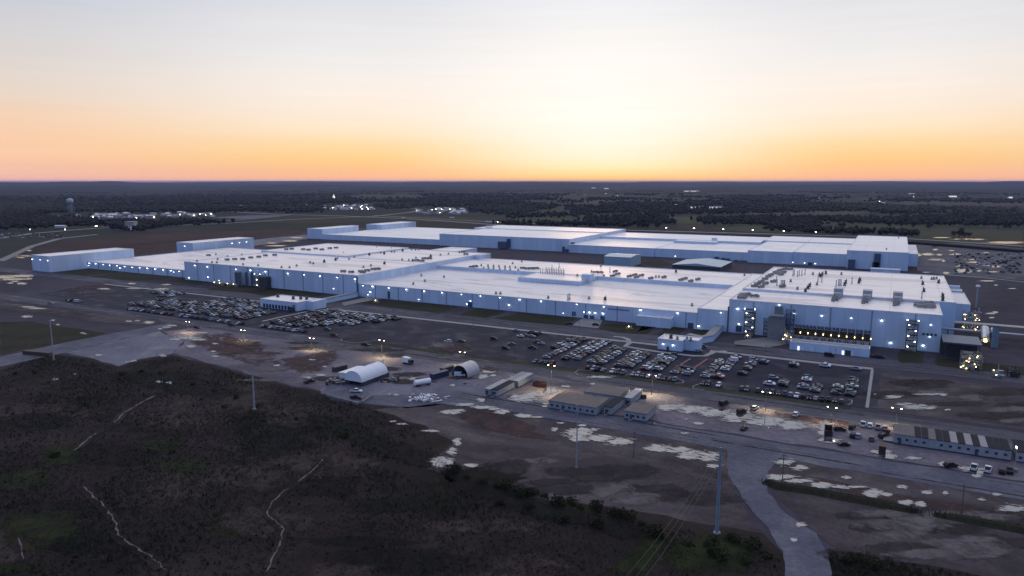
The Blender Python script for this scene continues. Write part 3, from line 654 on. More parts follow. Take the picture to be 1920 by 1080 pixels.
class Proto:
    """first call hands out the original, later calls copies of it and of its parts"""
    def __init__(s, make): s.make, s.o = make, None
    def put(s, root, x, y, z, rot=0.0):
        if s.o is None: s.o = o = s.make()
        else:
            o = s.o.copy(); COL.objects.link(o)
            for ch in s.o.children:
                c = ch.copy(); COL.objects.link(c); c.parent = o
        o.parent = root; L = root.location
        o.location = (x - L[0], y - L[1], z - L[2]); o.rotation_euler = (0, 0, rot)
        return o
def mk_lamp():
    h = MB().box(0, -.12, .1, 1.0, .24, .5).box(0, -.5, .45, 1.1, .8, .16).build('wall_lamp', M_GREY)
    MB().box(0, -.5, -.05, .85, .45, .46, top=.8).build('lens', M_LAMP, h); return h
def mk_vent(): return MB().box(0, 0, 0, 1.7, 1.7, .7).tube((0, 0, .7), (0, 0, 1.5), .55, .55, 10).tube((0, 0, 1.5), (0, 0, 2.1), 1.0, .5, 10).build('roof_vent', M_GREY)
def mk_vent2(): return MB().box(0, 0, 0, 2.0, 2.0, .6).box(0, 0, .6, 1.5, 1.5, 1.5).box(0, 0, 2.1, 2.1, 2.1, .35, top=.7).tube((.4, .4, 2.4), (.4, .4, 3.4), .3).build('roof_fan', M_DARK)
def mk_unit(): return MB().box(0, 0, .4, 5.4, 2.0, 1.5).box(-2, 0, 0, .3, 1.8, .4).box(2, 0, 0, .3, 1.8, .4).box(1.4, 0, 1.9, 1.8, 1.6, .35).box(3.1, 0, .5, .9, 1.5, 1.0).build('roof_unit', M_GREY)
def mk_stack(): return MB().box(0, 0, 0, 1.1, 1.1, .5).tube((0, 0, .5), (0, 0, 4.2), .38, .30).tube((0, 0, 4.2), (0, 0, 4.8), .5, .42).build('exhaust_stack', M_GALV)
P_LAMP, P_VENT, P_FAN, P_UNIT, P_STACK = Proto(mk_lamp), Proto(mk_vent), Proto(mk_vent2), Proto(mk_unit), Proto(mk_stack)
def zoomed(ox, oy, s, pts): return [(ox + x / s, oy + y / s) for x, y in pts]

fa = thing('factory_building', 'huge white flat-roofed factory with lit wall lamps, nearer of the two, behind the car parks', 'factory', (-400, 480, 0))
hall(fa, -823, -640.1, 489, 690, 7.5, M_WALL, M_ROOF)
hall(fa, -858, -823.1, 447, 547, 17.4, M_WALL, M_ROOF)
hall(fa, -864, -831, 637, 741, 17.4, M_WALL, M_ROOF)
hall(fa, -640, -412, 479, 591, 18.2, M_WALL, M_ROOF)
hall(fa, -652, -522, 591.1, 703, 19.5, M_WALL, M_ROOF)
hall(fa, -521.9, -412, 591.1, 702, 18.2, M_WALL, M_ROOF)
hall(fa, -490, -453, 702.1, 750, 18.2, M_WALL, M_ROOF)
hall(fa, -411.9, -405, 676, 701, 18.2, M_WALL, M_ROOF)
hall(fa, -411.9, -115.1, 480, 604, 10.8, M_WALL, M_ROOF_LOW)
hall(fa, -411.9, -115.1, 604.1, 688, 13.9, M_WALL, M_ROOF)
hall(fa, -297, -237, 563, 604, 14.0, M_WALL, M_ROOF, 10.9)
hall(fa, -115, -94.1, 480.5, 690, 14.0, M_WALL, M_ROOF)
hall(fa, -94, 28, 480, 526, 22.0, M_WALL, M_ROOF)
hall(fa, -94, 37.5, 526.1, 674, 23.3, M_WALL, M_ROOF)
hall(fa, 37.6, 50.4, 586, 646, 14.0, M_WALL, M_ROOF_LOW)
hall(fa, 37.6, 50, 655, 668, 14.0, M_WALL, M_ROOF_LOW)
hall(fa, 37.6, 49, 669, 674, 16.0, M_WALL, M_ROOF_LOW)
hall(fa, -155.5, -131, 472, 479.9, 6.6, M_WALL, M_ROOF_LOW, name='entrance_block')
pen = MB().bx(-241, -233, 577, 586, 14.05, 19); pen.build('penthouse', M_WALL, fa, fa.location)
# shallow pilaster joints where the facade steps
for (x0, x1) in ((-520.5, -519.6), (-412.6, -411.6), (-94.5, -93.7)):
    MB().bx(x0, x1, 478.6, 479.6, 0, 17.5).build('corner_trim', M_BLUE, fa, fa.location)
for x0, x1, yy, hh in ((-815, -645, 489, 7.4), (-632, -416, 479, 18), (-405, -160, 480, 10.6), (-126, -119, 480, 10.6), (-90, 26, 480, 21.8)):
    n_ = max(1, int((x1 - x0) / 23))
    for k in range(n_):
        x = x0 + (x1 - x0) * (k + .5) / n_
        MB().bx(x - .17, x + .17, yy - .32, yy - .03, .1, hh - .2).bx(x - .4, x + .4, yy - .45, yy - .03, hh - .7, hh - .15).build('downpipe', M_GREY, fa, fa.location)
# ---- lamps on the walls
LW = [(447, zoomed(0, 420, 6, [(360, 398), (447, 405), (533, 413)])),
      (489, zoomed(0, 420, 6, [(1000, 442), (1075, 448), (1157, 457), (1233, 464), (1312, 470), (1400, 480), (1483, 488), (1568, 493), (1653, 500), (1742, 510), (1832, 518), (1915, 525), (995, 467), (1347, 497)])),
      (489, zoomed(300, 420, 6, [(122, 525), (150, 541), (212, 535)])),
      (479, zoomed(300, 420, 6, [(390, 468), (530, 482), (852, 510), (1015, 522), (1185, 537), (1090, 565), (1135, 567), (1435, 558), (1618, 573), (1797, 587), (537, 598), (325, 612), (1237, 690), (660, 635)])),
      (479, zoomed(560, 400, 6, [(236, 707), (429, 724), (630, 742), (390, 848)])),
      (480, zoomed(640, 500, 6, [(240, 215), (350, 224), (323, 287), (530, 240), (730, 258), (929, 276), (1131, 294), (1349, 313), (1563, 331), (1780, 350), (1450, 388), (1410, 435), (1885, 432), (295, 325), (868, 380)])),
      (480, zoomed(920, 500, 6, [(323, 372), (565, 390), (967, 426), (1270, 453), (1685, 489), (1048, 512), (1110, 517), (1173, 521), (1262, 529), (1862, 640), (815, 535)])),
      (480, zoomed(1200, 520, 6, [(262, 472), (422, 405), (908, 400), (1097, 355), (1112, 525), (1565, 310), (182, 515), (657, 570)])),
      (480, zoomed(1360, 520, 6, [(1085, 433), (1417, 460), (1760, 488), (773, 408), (1860, 738), (535, 622)])),
      (480, zoomed(1600, 520, 6, [(873, 535), (858, 670), (785, 770)]))]
for b, L in LW:
    for px, py in L:
        x, z = onwall(px, py, b - .6)
        lo_ = P_LAMP.put(fa, x, b - .02, max(z, 2.2)); q_ = rng.uniform(.6, 1.15); lo_.scale = (q_, q_, q_)
for px, py in zoomed(300, 420, 6, [(812, 218), (895, 210), (975, 203)]):
    d = ray(px, py); t = -830.4 / d[0]; P_LAMP.put(fa, -830.95, d[1] * t, CAM_H + d[2] * t, R(90))
x, z = onwall(345.8, 461.7, 636.4); P_LAMP.put(fa, x, 637, z)
# ---- things on the roofs
def on_roof(proto, root, z, pts, rot=None):
    for px, py in pts:
        x, y = at(px, py, z); proto.put(root, x, y, z + .02, rng.choice((0, R(90))) if rot is None else rot)
on_roof(P_UNIT, fa, 18.2, zoomed(300, 424, 6, [(755, 385), (840, 380), (930, 378), (1020, 362), (1110, 353), (1185, 338), (1290, 333), (545, 337)]), 0)
on_roof(P_UNIT, fa, 19.5, zoomed(560, 402, 6, [(50, 400), (110, 405), (190, 392), (260, 402), (350, 388), (420, 382), (-80, 395), (-140, 400)]), 0)
on_roof(P_VENT, fa, 18.2, zoomed(300, 421, 6, [(630, 343), (760, 365), (922, 347), (650, 395), (585, 433), (640, 433), (417, 417), (935, 457), (1105, 467), (1368, 487), (1458, 488), (1537, 470), (1690, 435), (1725, 443), (1848, 418)]))
on_roof(P_VENT, fa, 18.2, zoomed(560, 401, 6, [(877, 388), (1045, 397), (1270, 408), (1315, 410), (1352, 407), (505, 447), (925, 443), (1047, 432), (1078, 433), (627, 490), (567, 513), (435, 507), (1240, 527), (1320, 500), (1467, 500), (1595, 467), (1685, 455), (1808, 440), (130, 553), (165, 563), (1165, 522), (728, 605), (813, 588)]))
on_roof(P_FAN, fa, 18.2, zoomed(560, 402, 6, [(1170, 415), (962, 448), (795, 460), (415, 518), (288, 540), (965, 560), (1283, 533), (1487, 478)]))
on_roof(P_UNIT, fa, 18.2, zoomed(560, 402, 6, [(1327, 525), (1385, 530), (1410, 503), (1470, 503), (500, 650), (590, 658), (700, 650), (770, 640), (840, 625), (720, 658), (890, 622), (1850, 430), (1880, 455)]), 0)
on_roof(P_VENT, fa, 13.9, zoomed(820, 401, 6, [(495, 585), (520, 617), (570, 590), (575, 618), (633, 593), (632, 622), (693, 598), (703, 628), (762, 602), (762, 630), (815, 605), (820, 635), (878, 608), (910, 640), (848, 562), (950, 543), (1575, 700), (1735, 657), (1875, 707)]))
on_roof(P_UNIT, fa, 13.9, zoomed(820, 402, 6, [(385, 600), (425, 592), (960, 612), (1010, 618), (1060, 616), (1112, 615), (1780, 660), (1830, 662), (1720, 690)]), 0)
on_roof(P_STACK, fa, 13.9, zoomed(820, 404, 6, [(1160 + 26.5 * i, 652 + 2.2 * i) for i in range(11)] + [(1230 + 26.5 * i, 638 + 2 * i) for i in range(8)] + [(1370, 588), (1290, 612)]))
on_roof(P_UNIT, fa, 13.9, zoomed(1100, 402, 6, [(320, 650), (350, 680), (868, 715), (480, 705), (540, 690), (560, 715), (615, 695), (720, 728), (1060, 745), (1105, 732), (1170, 760), (1250, 740), (290, 700)]), R(70))
on_roof(P_VENT, fa, 13.9, zoomed(1100, 402, 6, [(160, 585), (190, 700), (778, 710), (813, 708), (1775, 690)]))
on_roof(P_FAN, fa, 13.9, zoomed(1100, 402, 6, [(1005, 653)]))
on_roof(P_STACK, fa, 13.9, zoomed(1100, 404, 6, [(262, 640)]))
on_roof(P_VENT, fa, 10.8, zoomed(820, 401, 6, [(75, 715), (660, 900), (710, 903), (1247, 950), (1707, 958), (-180, 700)]) + zoomed(560, 400, 6, [(1420, 768), (1290, 800)]) + zoomed(1100, 401, 6, [(1185, 1035)]))
on_roof(P_FAN, fa, 10.8, zoomed(820, 402, 6, [(1887, 963)]))
on_roof(P_STACK, fa, 10.8, zoomed(820, 403, 6, [(1465, 960), (1478, 955), (1490, 950)]))
ER = zoomed(1400, 402, 6, [(85, 815), (120, 790), (160, 768), (205, 735), (245, 705), (270, 690), (325, 660), (375, 638), (430, 622), (490, 625), (160, 825), (210, 788), (300, 765), (385, 685), (415, 660), (400, 820), (350, 672)])
on_roof(P_UNIT, fa, 23.3, ER, R(60))
on_roof(P_FAN, fa, 23.3, zoomed(1400, 403, 6, [(820, 692), (850, 680), (890, 665), (840, 700), (1100, 795), (1113, 770), (1275, 745), (1262, 768), (660, 868), (690, 830), (708, 808)]) + zoomed(1600, 403, 6, [(780, 785), (793, 865), (958, 768), (1005, 925), (1005, 965)]))
on_roof(P_STACK, fa, 23.3, zoomed(1400, 404, 6, [(340, 790), (335, 750), (385, 800), (400, 800), (415, 800), (425, 800), (520, 680), (535, 672), (570, 690), (590, 680), (620, 675), (655, 665), (1005, 800), (1030, 790), (1045, 790), (1060, 790), (1183, 765), (800, 745), (845, 750)]) + zoomed(1600, 404, 6, [(768, 935)]))
on_roof(P_VENT, fa, 23.3, zoomed(1400, 401, 6, [(495, 765), (745, 685), (1065, 683), (570, 850), (790, 800)]) + zoomed(1600, 401, 6, [(880, 740), (905, 738), (935, 735), (765, 730)]))
on_roof(P_UNIT, fa, 22.0, zoomed(1200, 523, 6, [(1150, 205), (1170, 190), (1200, 185), (1285, 205), (1140, 225)]) + zoomed(1600, 523, 6, [(735, 290), (730, 310), (770, 325), (850, 285), (855, 310), (860, 330)]), 0)
# three big intake houses straddling the roof step of the tall end hall, each with fans in front
for px, py in ((1573, 551), (1627, 554), (1683, 559)):
    x, y = at(px, py, 23.3)
    f = MB().bx(x - 2.8, x + 2.8, 523.5, 531.5, 23.4, 28.2).bx(x - 2.2, x + 2.2, 516, 523.5, 23.2, 26.0).build('air_intake_house', M_GALV, fa, fa.location)
    m = MB()
    for k in range(3):
        m.box(x - 1.6 + (k % 2) * 1.8, 513.5 - 4.0 * k, 22.05, 2.2, 2.2, 2.2).tube((x - 1.6 + (k % 2) * 1.8, 513.5 - 4.0 * k, 24.2), (x - 1.6 + (k % 2) * 1.8, 513.5 - 4.0 * k, 25.6), .9, .6)
    m.build('fan_box', M_GREY, f, fa.location)
# ---- doors, docks and louvres on the facade
def wall_box(name, x0y0x1y1, b, mat, root, depth=.35, sub=None):
    px0, py0, px1, py1 = x0y0x1y1
    xa, zt = onwall(px0, py0, b); xb, _ = onwall(px1, py0, b); _, zb = onwall((px0 + px1) / 2, py1, b)
    return MB().bx(xa, xb, b - depth, b - .01, max(0, zb), zt).build(name, mat, root, root.location), xa, xb, max(0, zb), zt
for r in ((877.5, 566, 885.5, 577), (727, 546, 731, 560), (1095, 590, 1102.5, 600), (1106.5, 591, 1114, 601), (1126, 592, 1134, 603), (1073, 584, 1075.5, 592), (1077, 584, 1079.5, 592), (1197, 591, 1202, 606), (1290, 605, 1300, 618), (662, 528, 669, 552), (1380, 610, 1391, 622), (1454, 574, 1467, 588)):
    wall_box('dock_door', r, 480, M_DOOR, fa)
for k in range(4): wall_box('louvre', (1729.5 + 7.5 * k, 624 + .6 * k, 1734 + 7.5 * k, 628 + .6 * k), 480, M_DARK, fa)
wall_box('louvre', (1140, 578, 1180, 581), 480, M_BLUE, fa)
# dust collector housing, caged ladder towers
def frame_tower(root, x, y, w, d, h, n, name='lattice_tower', mat=M_BLUE):
    m = MB()
    for i in (-1, 1):
        for j in (-1, 1): m.box(x + i * w / 2, y + j * d / 2, 0, .3, .3, h)
    for k in range(1, n + 1):
        z = h * k / n
        m.box(x, y, z - .2, w, d, .2)
        m.tube((x - w / 2, y - d / 2, z - h / n), (x + w / 2, y - d / 2, z), .12, .12, 5); m.tube((x + w / 2, y - d / 2, z - h / n), (x - w / 2, y - d / 2, z), .12, .12, 5)
    return m.build(name, mat, root, root.location)
xa, _ = onwall(1457, 620, 476)
MB().bx(xa - 5, xa + 5, 471, 479.5, 0, 14.5).bx(xa - 4.2, xa + 4.2, 470, 478, 14.5, 15.6).bx(xa - 2.2, xa + 2.2, 477, 479.8, 15, 20.5).build('dust_collector', M_GREY, fa, fa.location)
xa, _ = onwall(1480, 620, 476); frame_tower(fa, xa, 476, 4.6, 3.6, 19.5, 6)
xa, _ = onwall(1436, 620, 476); frame_tower(fa, xa, 476, 2.6, 3, 12.5, 5)
# lit stair towers
def stair_tower(root, px0, px1, pytop, b, n, dark=True):
    xa, zt = onwall(px0, pytop, b); xb, _ = onwall(px1, pytop, b); w = xb - xa; y = b; d = 3.4
    m = MB()
    for i in (xa, xb):
        for j in (y - d / 2, y + d / 2): m.box(i, j, 0, .3, .3, zt)
    for k in range(n + 1): m.bx(xa - .2, xb + .2, y - d / 2, y + d / 2, zt * k / n - .25 if k else .02, zt * k / n if k else .2)
    m.bx(xa - .4, xb + .4, y - d / 2 - .3, y + d / 2 + .3, zt + 1.9, zt + 2.2)
    o = m.build('stair_tower', M_DARK, root, root.location)
    for k in range(n):
        s = 1 if k % 2 else -1; z0, z1 = zt * k / n, zt * (k + 1) / n
        f = MB(); xm = (xa + xb) / 2
        f.add([(xm - s * w * .45, y - d / 2 + .2, z0 + .3), (xm - s * w * .45, y - d / 2 + 1.4, z0 + .3), (xm + s * w * .45, y - d / 2 + 1.4, z1 - .3), (xm + s * w * .45, y - d / 2 + .2, z1 - .3),
               (xm - s * w * .45, y - d / 2 + .2, z0 - .1), (xm - s * w * .45, y - d / 2 + 1.4, z0 - .1), (xm + s * w * .45, y - d / 2 + 1.4, z1 - .7), (xm + s * w * .45, y - d / 2 + .2, z1 - .7)],
              [(0, 1, 2, 3), (7, 6, 5, 4), (0, 3, 7, 4), (1, 5, 6, 2)])
        f.build('flight', M_GALV, o, root.location)
        MB().box(xm + s * w * .33, y - .6, z1 - .75, .7, .5, .28).build('lamp', M_LAMPW, o, root.location)
    for q in (xa, xb): MB().box(q, y - d / 2, zt + 2.3, .6, .4, .5).build('lamp', M_LAMP, o, root.location)
    return o
stair_tower(fa, 1397, 1416, 585, 476.5, 5)
stair_tower(fa, 1701, 1722, 607, 476.5, 5)
xs, zs = onwall(487, 525, 476); stair_tower(fa, 480, 490, 518, 476, 4)
xa, _ = onwall(497, 530, 476); MB().bx(xa - 4, xa + 5, 473, 478.6, 0, 11).build('plant_room', M_DARK, fa, fa.location)

fb = thing('factory_building', 'huge white flat-roofed factory without vents, farther of the two, in front of the fields', 'factory', (-400, 930, 0))
hall(fb, -880, -631.1, 935, 1170, 8.3, M_WALL_B, M_ROOF_B)
hall(fb, -915, -880.1, 936, 1030, 17.2, M_WALL_B, M_ROOF_B)
hall(fb, -912, -895, 1030.1, 1050, 17.0, M_WALL_B, M_ROOF_B)
hall(fb, -906, -869, 1085, 1197, 17.2, M_WALL_B, M_ROOF_B, 0.1)
hall(fb, -631, -408, 931, 1076, 18.0, M_WALL_B, M_ROOF_B)
hall(fb, -655, -408, 1076.1, 1171, 18.5, M_WALL_B, M_ROOF_B)
hall(fb, -407.9, -282, 924, 1052, 11.0, M_WALL_B, M_ROOF_B)
hall(fb, -281.9, -160.1, 926, 1052, 11.0, M_WALL_B, M_ROOF_B)
hall(fb, -407.9, -167.1, 1052.1, 1158, 14.0, M_WALL_B, M_ROOF_B)
hall(fb, -284, -224, 1026, 1052, 14.0, M_WALL_B, M_ROOF_B, 11.1)
hall(fb, -160, -108, 917, 1073, 14.5, M_WALL_B, M_ROOF_B)
hall(fb, -167, -108, 1073.1, 1172, 15.4, M_WALL_B, M_ROOF_B)
hall(fb, -107.9, -47.6, 922, 1073, 14.5, M_WALL_B, M_ROOF_B)
hall(fb, -107.9, -47.6, 1073.1, 1172, 15.4, M_WALL_B, M_ROOF_B)
hall(fb, -47.5, 15.5, 909, 1172, 20.5, M_WALL_B, M_ROOF_B)
hall(fb, 15.6, 26, 964, 1105, 14.5, M_WALL_B, M_ROOF_LOW)
MB().bx(-236, -229, 1056, 1062, 14, 18).build('penthouse', M_WALL_B, fb, fb.location)
x, y = at(917, 427.5, 18.5); MB().bx(x - 5, x + 5, y - 4, y + 4, 18.5, 22).build('penthouse', M_TRIM, fb, fb.location)
on_roof(P_VENT, fb, 20.5, [(1662, 468), (1685, 447)])
for px, py, b in ((1085 + 0, 482, 924),): pass
for r, b in (((1515.5, 491.5, 1523.5, 499.5), 922), ((1636, 491, 1649, 503), 909), ((1640, 475, 1652, 502), 909), ((952, 447.5, 957.5, 464), 931), ((1055.5, 462, 1059.5, 476), 924)):
    wall_box('dock_door', r, b, M_DOOR, fb, 3.0)
for r, b in (((936, 452.5, 952, 465), 931), ((1060, 466.5, 1066, 476), 924), ((1591, 486, 1604, 503), 909), ((1072, 454, 1078, 457), 924), ((1341, 481, 1348, 488), 926), ((1354, 483, 1359, 489), 926), ((1362, 484, 1368, 490), 926), ((1378, 487, 1384, 492), 926), ((1388, 488, 1412, 493), 926), ((1074, 475, 1078, 478), 924), ((1198, 480, 1206, 483), 924)):
    wall_box('equipment_cage', r, b, M_BLUE, fb, 4.5)
for px, py, b in ((1486.5, 492, 917), (1508.5, 493, 922), (1528, 498.5, 922), (1588, 500.5, 922), (1266, 481, 926)):
    x, z = onwall(px, py, b - .6); P_LAMP.put(fb, x, b - .02, max(2, z))

# ================================================================ SMALLER BUILDINGS AND PLANT
def windows_on(root, parent, x0, x1, y, z0, z1, n, w=1.2, mat=None, name='window'):
    for k in range(n):
        x = x0 + (x1 - x0) * (k + .5) / n
        MB().bx(x - w / 2, x + w / 2, y - .06, y + .05, z0, z1).build(name, mat or M_WIN, parent, root.location)
# welcome building by the left car parks: wide block with a set-back wing
x0, x1 = -444.5, -404.5
g = thing('amenity_building', 'low white flat-roofed building with bluish glass front beside the left car parks', 'building', (-424, 403, 0))
hall(g, x0, x1, 399.5, 422, 6.6, M_WALL, M_ROOF, .0, name='main_block'); hall(g, x1 + .1, -397.5, 409.5, 424, 6.4, M_WALL, M_ROOF, name='side_wing')
windows_on(g, g, -442, -412, 399.5, .4, 3.4, 9, 2.3); MB().bx(-412, -407, 398.6, 399.6, 0, 3.2).build('door', M_DARK, g, g.location)
MB().bx(-409.6, -406.6, 399.2, 399.45, 3.6, 5.0).build('sign_panel', plain('red_sign', (.35, .12, .2), .5), g, g.location)
on_roof(P_FAN, g, 6.6, [(521, 557), (550, 561), (564, 561), (575, 561.5)])
# second one by the right car park
g = thing('amenity_building', 'small white flat-roofed building with two lit wall lamps beside the right car park', 'building', (-110, 412, 0))
hall(g, -121, -106.2, 409.5, 424, 6.3, M_WALL, M_ROOF, name='main_block'); hall(g, -106.1, -98, 414.5, 425, 6.2, M_WALL, M_ROOF, name='side_wing')
for dx in (-117.5, -111.5): P_LAMP.put(g, dx, 409.45, 3.6)
MB().bx(-115.4, -114, 409.3, 409.5, 0, 2.4).build('door', M_DARK, g, g.location)
on_roof(P_FAN, g, 6.3, [(1258, 634.5)]); on_roof(P_VENT, g, 6.3, [(1270, 637), (1295, 639), (1288, 637)])
# covered walkways
def walkway(label, pts, w, h):
    p = [at(*q) for q in pts]; t = thing('covered_walkway', label, 'walkway', (p[0][0], p[0][1], 0), group='covered walkways between the plant and its side buildings')
    m = MB(); curve_strip(m, p, w, 0, h - .4); m.build('wall', M_WALL, t, t.location)
    m = MB(); curve_strip(m, p, w + .8, h - .4, h); m.build('roof', M_CONC, t, t.location)
walkway('pale covered walkway bending from factory wall to building at the right car park', [(1356, 613), (1330, 640), (1316, 643), (1290, 638)], 4.5, 4.2)
walkway('pale covered walkway straight from factory wall to building at left car parks', [(668, 556), (630, 564), (597, 571)], 4, 4)
# long low shed in front of the cooling row
t = thing('utility_shed', 'long low shed with pale flat roof and lit doors before cooling units', 'shed', (-28, 451, 0))
hall(t, -51, -8, 447, 455.5, 4.6, M_WALL, M_CONC, name='shed_wall')
for px, lit in ((1497, 1), (1505, 0), (1522, 0), (1564, 0), (1581, 1), (1598, 0)):
    x, _ = onwall(px, 655, 447)
    MB().bx(x - .6, x + .6, 446.8, 446.95, .1, 2.5).build('door', M_DOORLIT if lit else M_TRIM, t, t.location)
MB().bx(-20.6, -17.6, 446.7, 446.95, .1, 3.0).build('roller_door', M_DARK, t, t.location)
# ten cooling units on a lit deck
zt_, zb_ = onwall(1488, 614, 462)[1], onwall(1488, 626, 462)[1]
cx0, cx1 = onwall(1487, 620, 462)[0], onwall(1633, 632, 462)[0]
pitch_ = (cx1 - cx0) / 10
for k in range(10):
    x = cx0 + pitch_ * (k + .5)
    u = thing('cooling_unit', '%s cooling unit from the left in the lamp-lit row behind the long shed' % ORD[k], 'cooling unit', (x, 465, 0), group='cooling units in the lit row')
    L = u.location
    h = MB().bx(x - pitch_ / 2 + .35, x + pitch_ / 2 - .35, 462, 470, zb_, zt_); h.bx(x - pitch_ / 2 + .02, x + pitch_ / 2 - .02, 460.8, 470, zb_ - .5, zb_ - .05)
    for i in (-1, 1): h.bx(x + i * 1.5 - .15, x + i * 1.5 + .15, 461, 461.3, 0, zb_ - .5).bx(x + i * 1.5 - .15, x + i * 1.5 + .15, 469, 469.3, 0, zb_ - .5)
    h.build('housing', M_DARK, u, L)
    MB().bx(x - pitch_ / 2 + .6, x + pitch_ / 2 - .6, 461.8, 461.95, zb_ + .2, zt_ - .2).build('louvre', M_TYRE, u, L)
    for i in (-.24, .24): MB().tube((x + i * pitch_, 466, zt_), (x + i * pitch_, 466, zt_ + 1.5), .95, .8, 12).build('fan', M_BLUE, u, L)
    MB().box(x + pitch_ / 2, 461.4, zb_ + 1.0, .22, .3, .8).build('lamp', M_LAMPY, u, L)
    MB().bx(x - pitch_ / 2 + .1, x + pitch_ / 2 - .1, 459.6, 460.75, zb_ - .5, zb_ - .3).build('walkway', plain('lamplit_yellow_deck', (.25, .2, .08), .6) if k == 0 else MATS['lamplit_yellow_deck'], u, L)  # yellow lamplight on the deck is put into its base colour
def process_skid(label, px0, px1, py, b, h, seed, mats, n=26, lamps=8, name='process_skid'):
    r = random.Random(seed); xa, xb = onwall(px0, py, b)[0], onwall(px1, py, b)[0]; d = min(9, (xb - xa) * .6)
    t = thing(name, label, 'process plant', ((xa + xb) / 2, b + d / 2, 0)); L = t.location
    f = MB()
    for i in range(4):
        for j in (0, 1): f.box(xa + (xb - xa) * i / 3, b + d * j, 0, .35, .35, h)
    for z in (h * .35, h * .7, h): f.bx(xa, xb, b - .1, b + .2, z - .25, z).bx(xa, xb, b + d - .2, b + d + .1, z - .25, z); f.bx(xa + .4, xb - .4, b + .3, b + d - .3, z - .35, z - .28) if z < h else None
    f.build('frame', mats[0], t, L)
    p = MB(); v = MB()
    for k in range(n):
        x, y, z = r.uniform(xa, xb), r.uniform(b, b + d), r.uniform(.5, h)
        ax = r.randint(0, 2); l = r.uniform(1.5, 5); e = [(l, 0, 0), (0, l * .6, 0), (0, 0, l * .7)][ax]
        p.tube((x, y, z), (min(x + e[0], xb + 1), y + e[1], z + e[2]), r.uniform(.15, .4), None, 7)
    for k in range(4): v.tube((r.uniform(xa + 1, xb - 1), b + d * .5, .3), (r.uniform(xa + 1, xb - 1), b + d * .5, h * r.uniform(.5, .9)), 1.0, 1.0, 12)
    p.build('pipework', mats[1], t, L); v.build('vessel', mats[2], t, L)
    for k in range(lamps): MB().box(r.uniform(xa, xb), b - .35, r.uniform(1, h), .34, .25, .28).build('lamp', M_LAMPY, t, L)
M_YEL = plain('pale_pipe', (.30, .28, .22), .4); M_STEEL = plain('bright_steel', (.55, .57, .60), .25, metal=.6)
process_skid('tangle of lit pipes at the left end of the cooling row', 1466, 1486, 650, 458, 9, 1, (M_GREY, M_YEL, M_STEEL), 26, 5)
process_skid('brightly lit yellow process skid of pipes right of the tall hall', 1803, 1842, 664, 440, 9.5, 2, (M_GREY, M_YEL, M_STEEL), 60, 10)
process_skid('lit cluster of silver pipes by the small annexes right of the tall hall', 1808, 1840, 578, 560, 13, 3, (M_GREY, M_STEEL, M_STEEL), 50, 12)
process_skid('small dim skid of silver vessels standing alone at the right edge', 1864, 1882, 668, 430, 4, 4, (M_GREY, M_STEEL, M_STEEL), 16, 2)
process_skid('dark stack of pipes by the tracks at the far right', 1893, 1915, 668, 436, 4, 5, (M_DARK, M_DARK, M_DARK), 14, 0)
# transformers, silos, small lit skids on the lawn
for k, (px, py) in enumerate(((404, 535.5), (414, 536.5), (428.5, 538), (440, 539))):
    x, y = at(px, py); t = thing('transformer', '%s lit yellow transformer from the left on lawn before silos' % ORD[k], 'transformer', (x, y, 0), group='transformers on the lawn'); L = t.location
    MB().bx(x - 1.6, x + 1.6, y, y + 2.4, .25, 3.0).build('tank', M_YEL, t, L); m = MB()
    for i in range(5): m.bx(x - 1.4 + .6 * i, x - 1.2 + .6 * i, y - .8, y - .05, .6, 2.7)
    m.build('radiator', M_GREY, t, L); MB().box(x, y - 1.2, 3.2, .6, .4, .4).build('lamp', M_LAMPY, t, L)
    m = MB()
    for i in (-1, 0, 1): m.tube((x + i, y + 1.2, 3.0), (x + i, y + 1.2, 4.2), .18, .1)
    m.build('bushing', M_GALV, t, L)
for k, px in enumerate((443, 449.5, 462, 472.5)):
    x, zt = onwall(px, 508.5, 474.5)
    t = thing('silo', '%s tall blue-grey silo from the left against the factory wall' % ORD[k], 'silo', (x, 474.5, 0), group='silos against the wall'); L = t.location
    MB().tube((x, 474.5, 2.5), (x, 474.5, zt - 1.2), 1.7, 1.7, 14).tube((x, 474.5, zt - 1.2), (x, 474.5, zt), 1.7, .5, 14).tube((x, 474.5, 1.0), (x, 474.5, 2.5), .5, 1.7, 14).build('tank', M_BLUE, t, L)
    m = MB()
    for i in range(4): m.box(x + 1.3 * (1 if i % 2 else -1), 474.5 + 1.3 * (1 if i > 1 else -1), 0, .22, .22, 2.8)
    m.build('legs', M_GREY, t, L); MB().bx(x + 1.75, x + 2.1, 474.0, 474.4, .2, zt).build('ladder', M_GALV, t, L)
for k, (px, py, lab) in enumerate(((706, 567.5, 'small lit yellow pump skid on lawn below the low hall'), (1180, 617, 'small ring of lit valves on the lawn below the entrance block'), (1402, 634, 'pale pump skid at the foot of the left stair tower'))):
    x, y = at(px, py); t = thing('pump_skid', lab, 'pump skid', (x, y, 0)); L = t.location
    MB().bx(x - 2.2, x + 2.2, y - 1.2, y + 1.2, .2, .5).bx(x - 1.2, x + .6, y - .7, y + .7, .5, 1.9).build('base', M_CONC, t, L)
    MB().tube((x - 2, y - .9, 1.2), (x + 2, y - .9, 1.2), .3).tube((x + 1.4, y, .5), (x + 1.4, y, 2.4), .45).build('pipework', M_YEL, t, L)
    MB().box(x, y - 1.3, 1.9, .5, .3, .4).build('lamp', M_LAMPY, t, L)
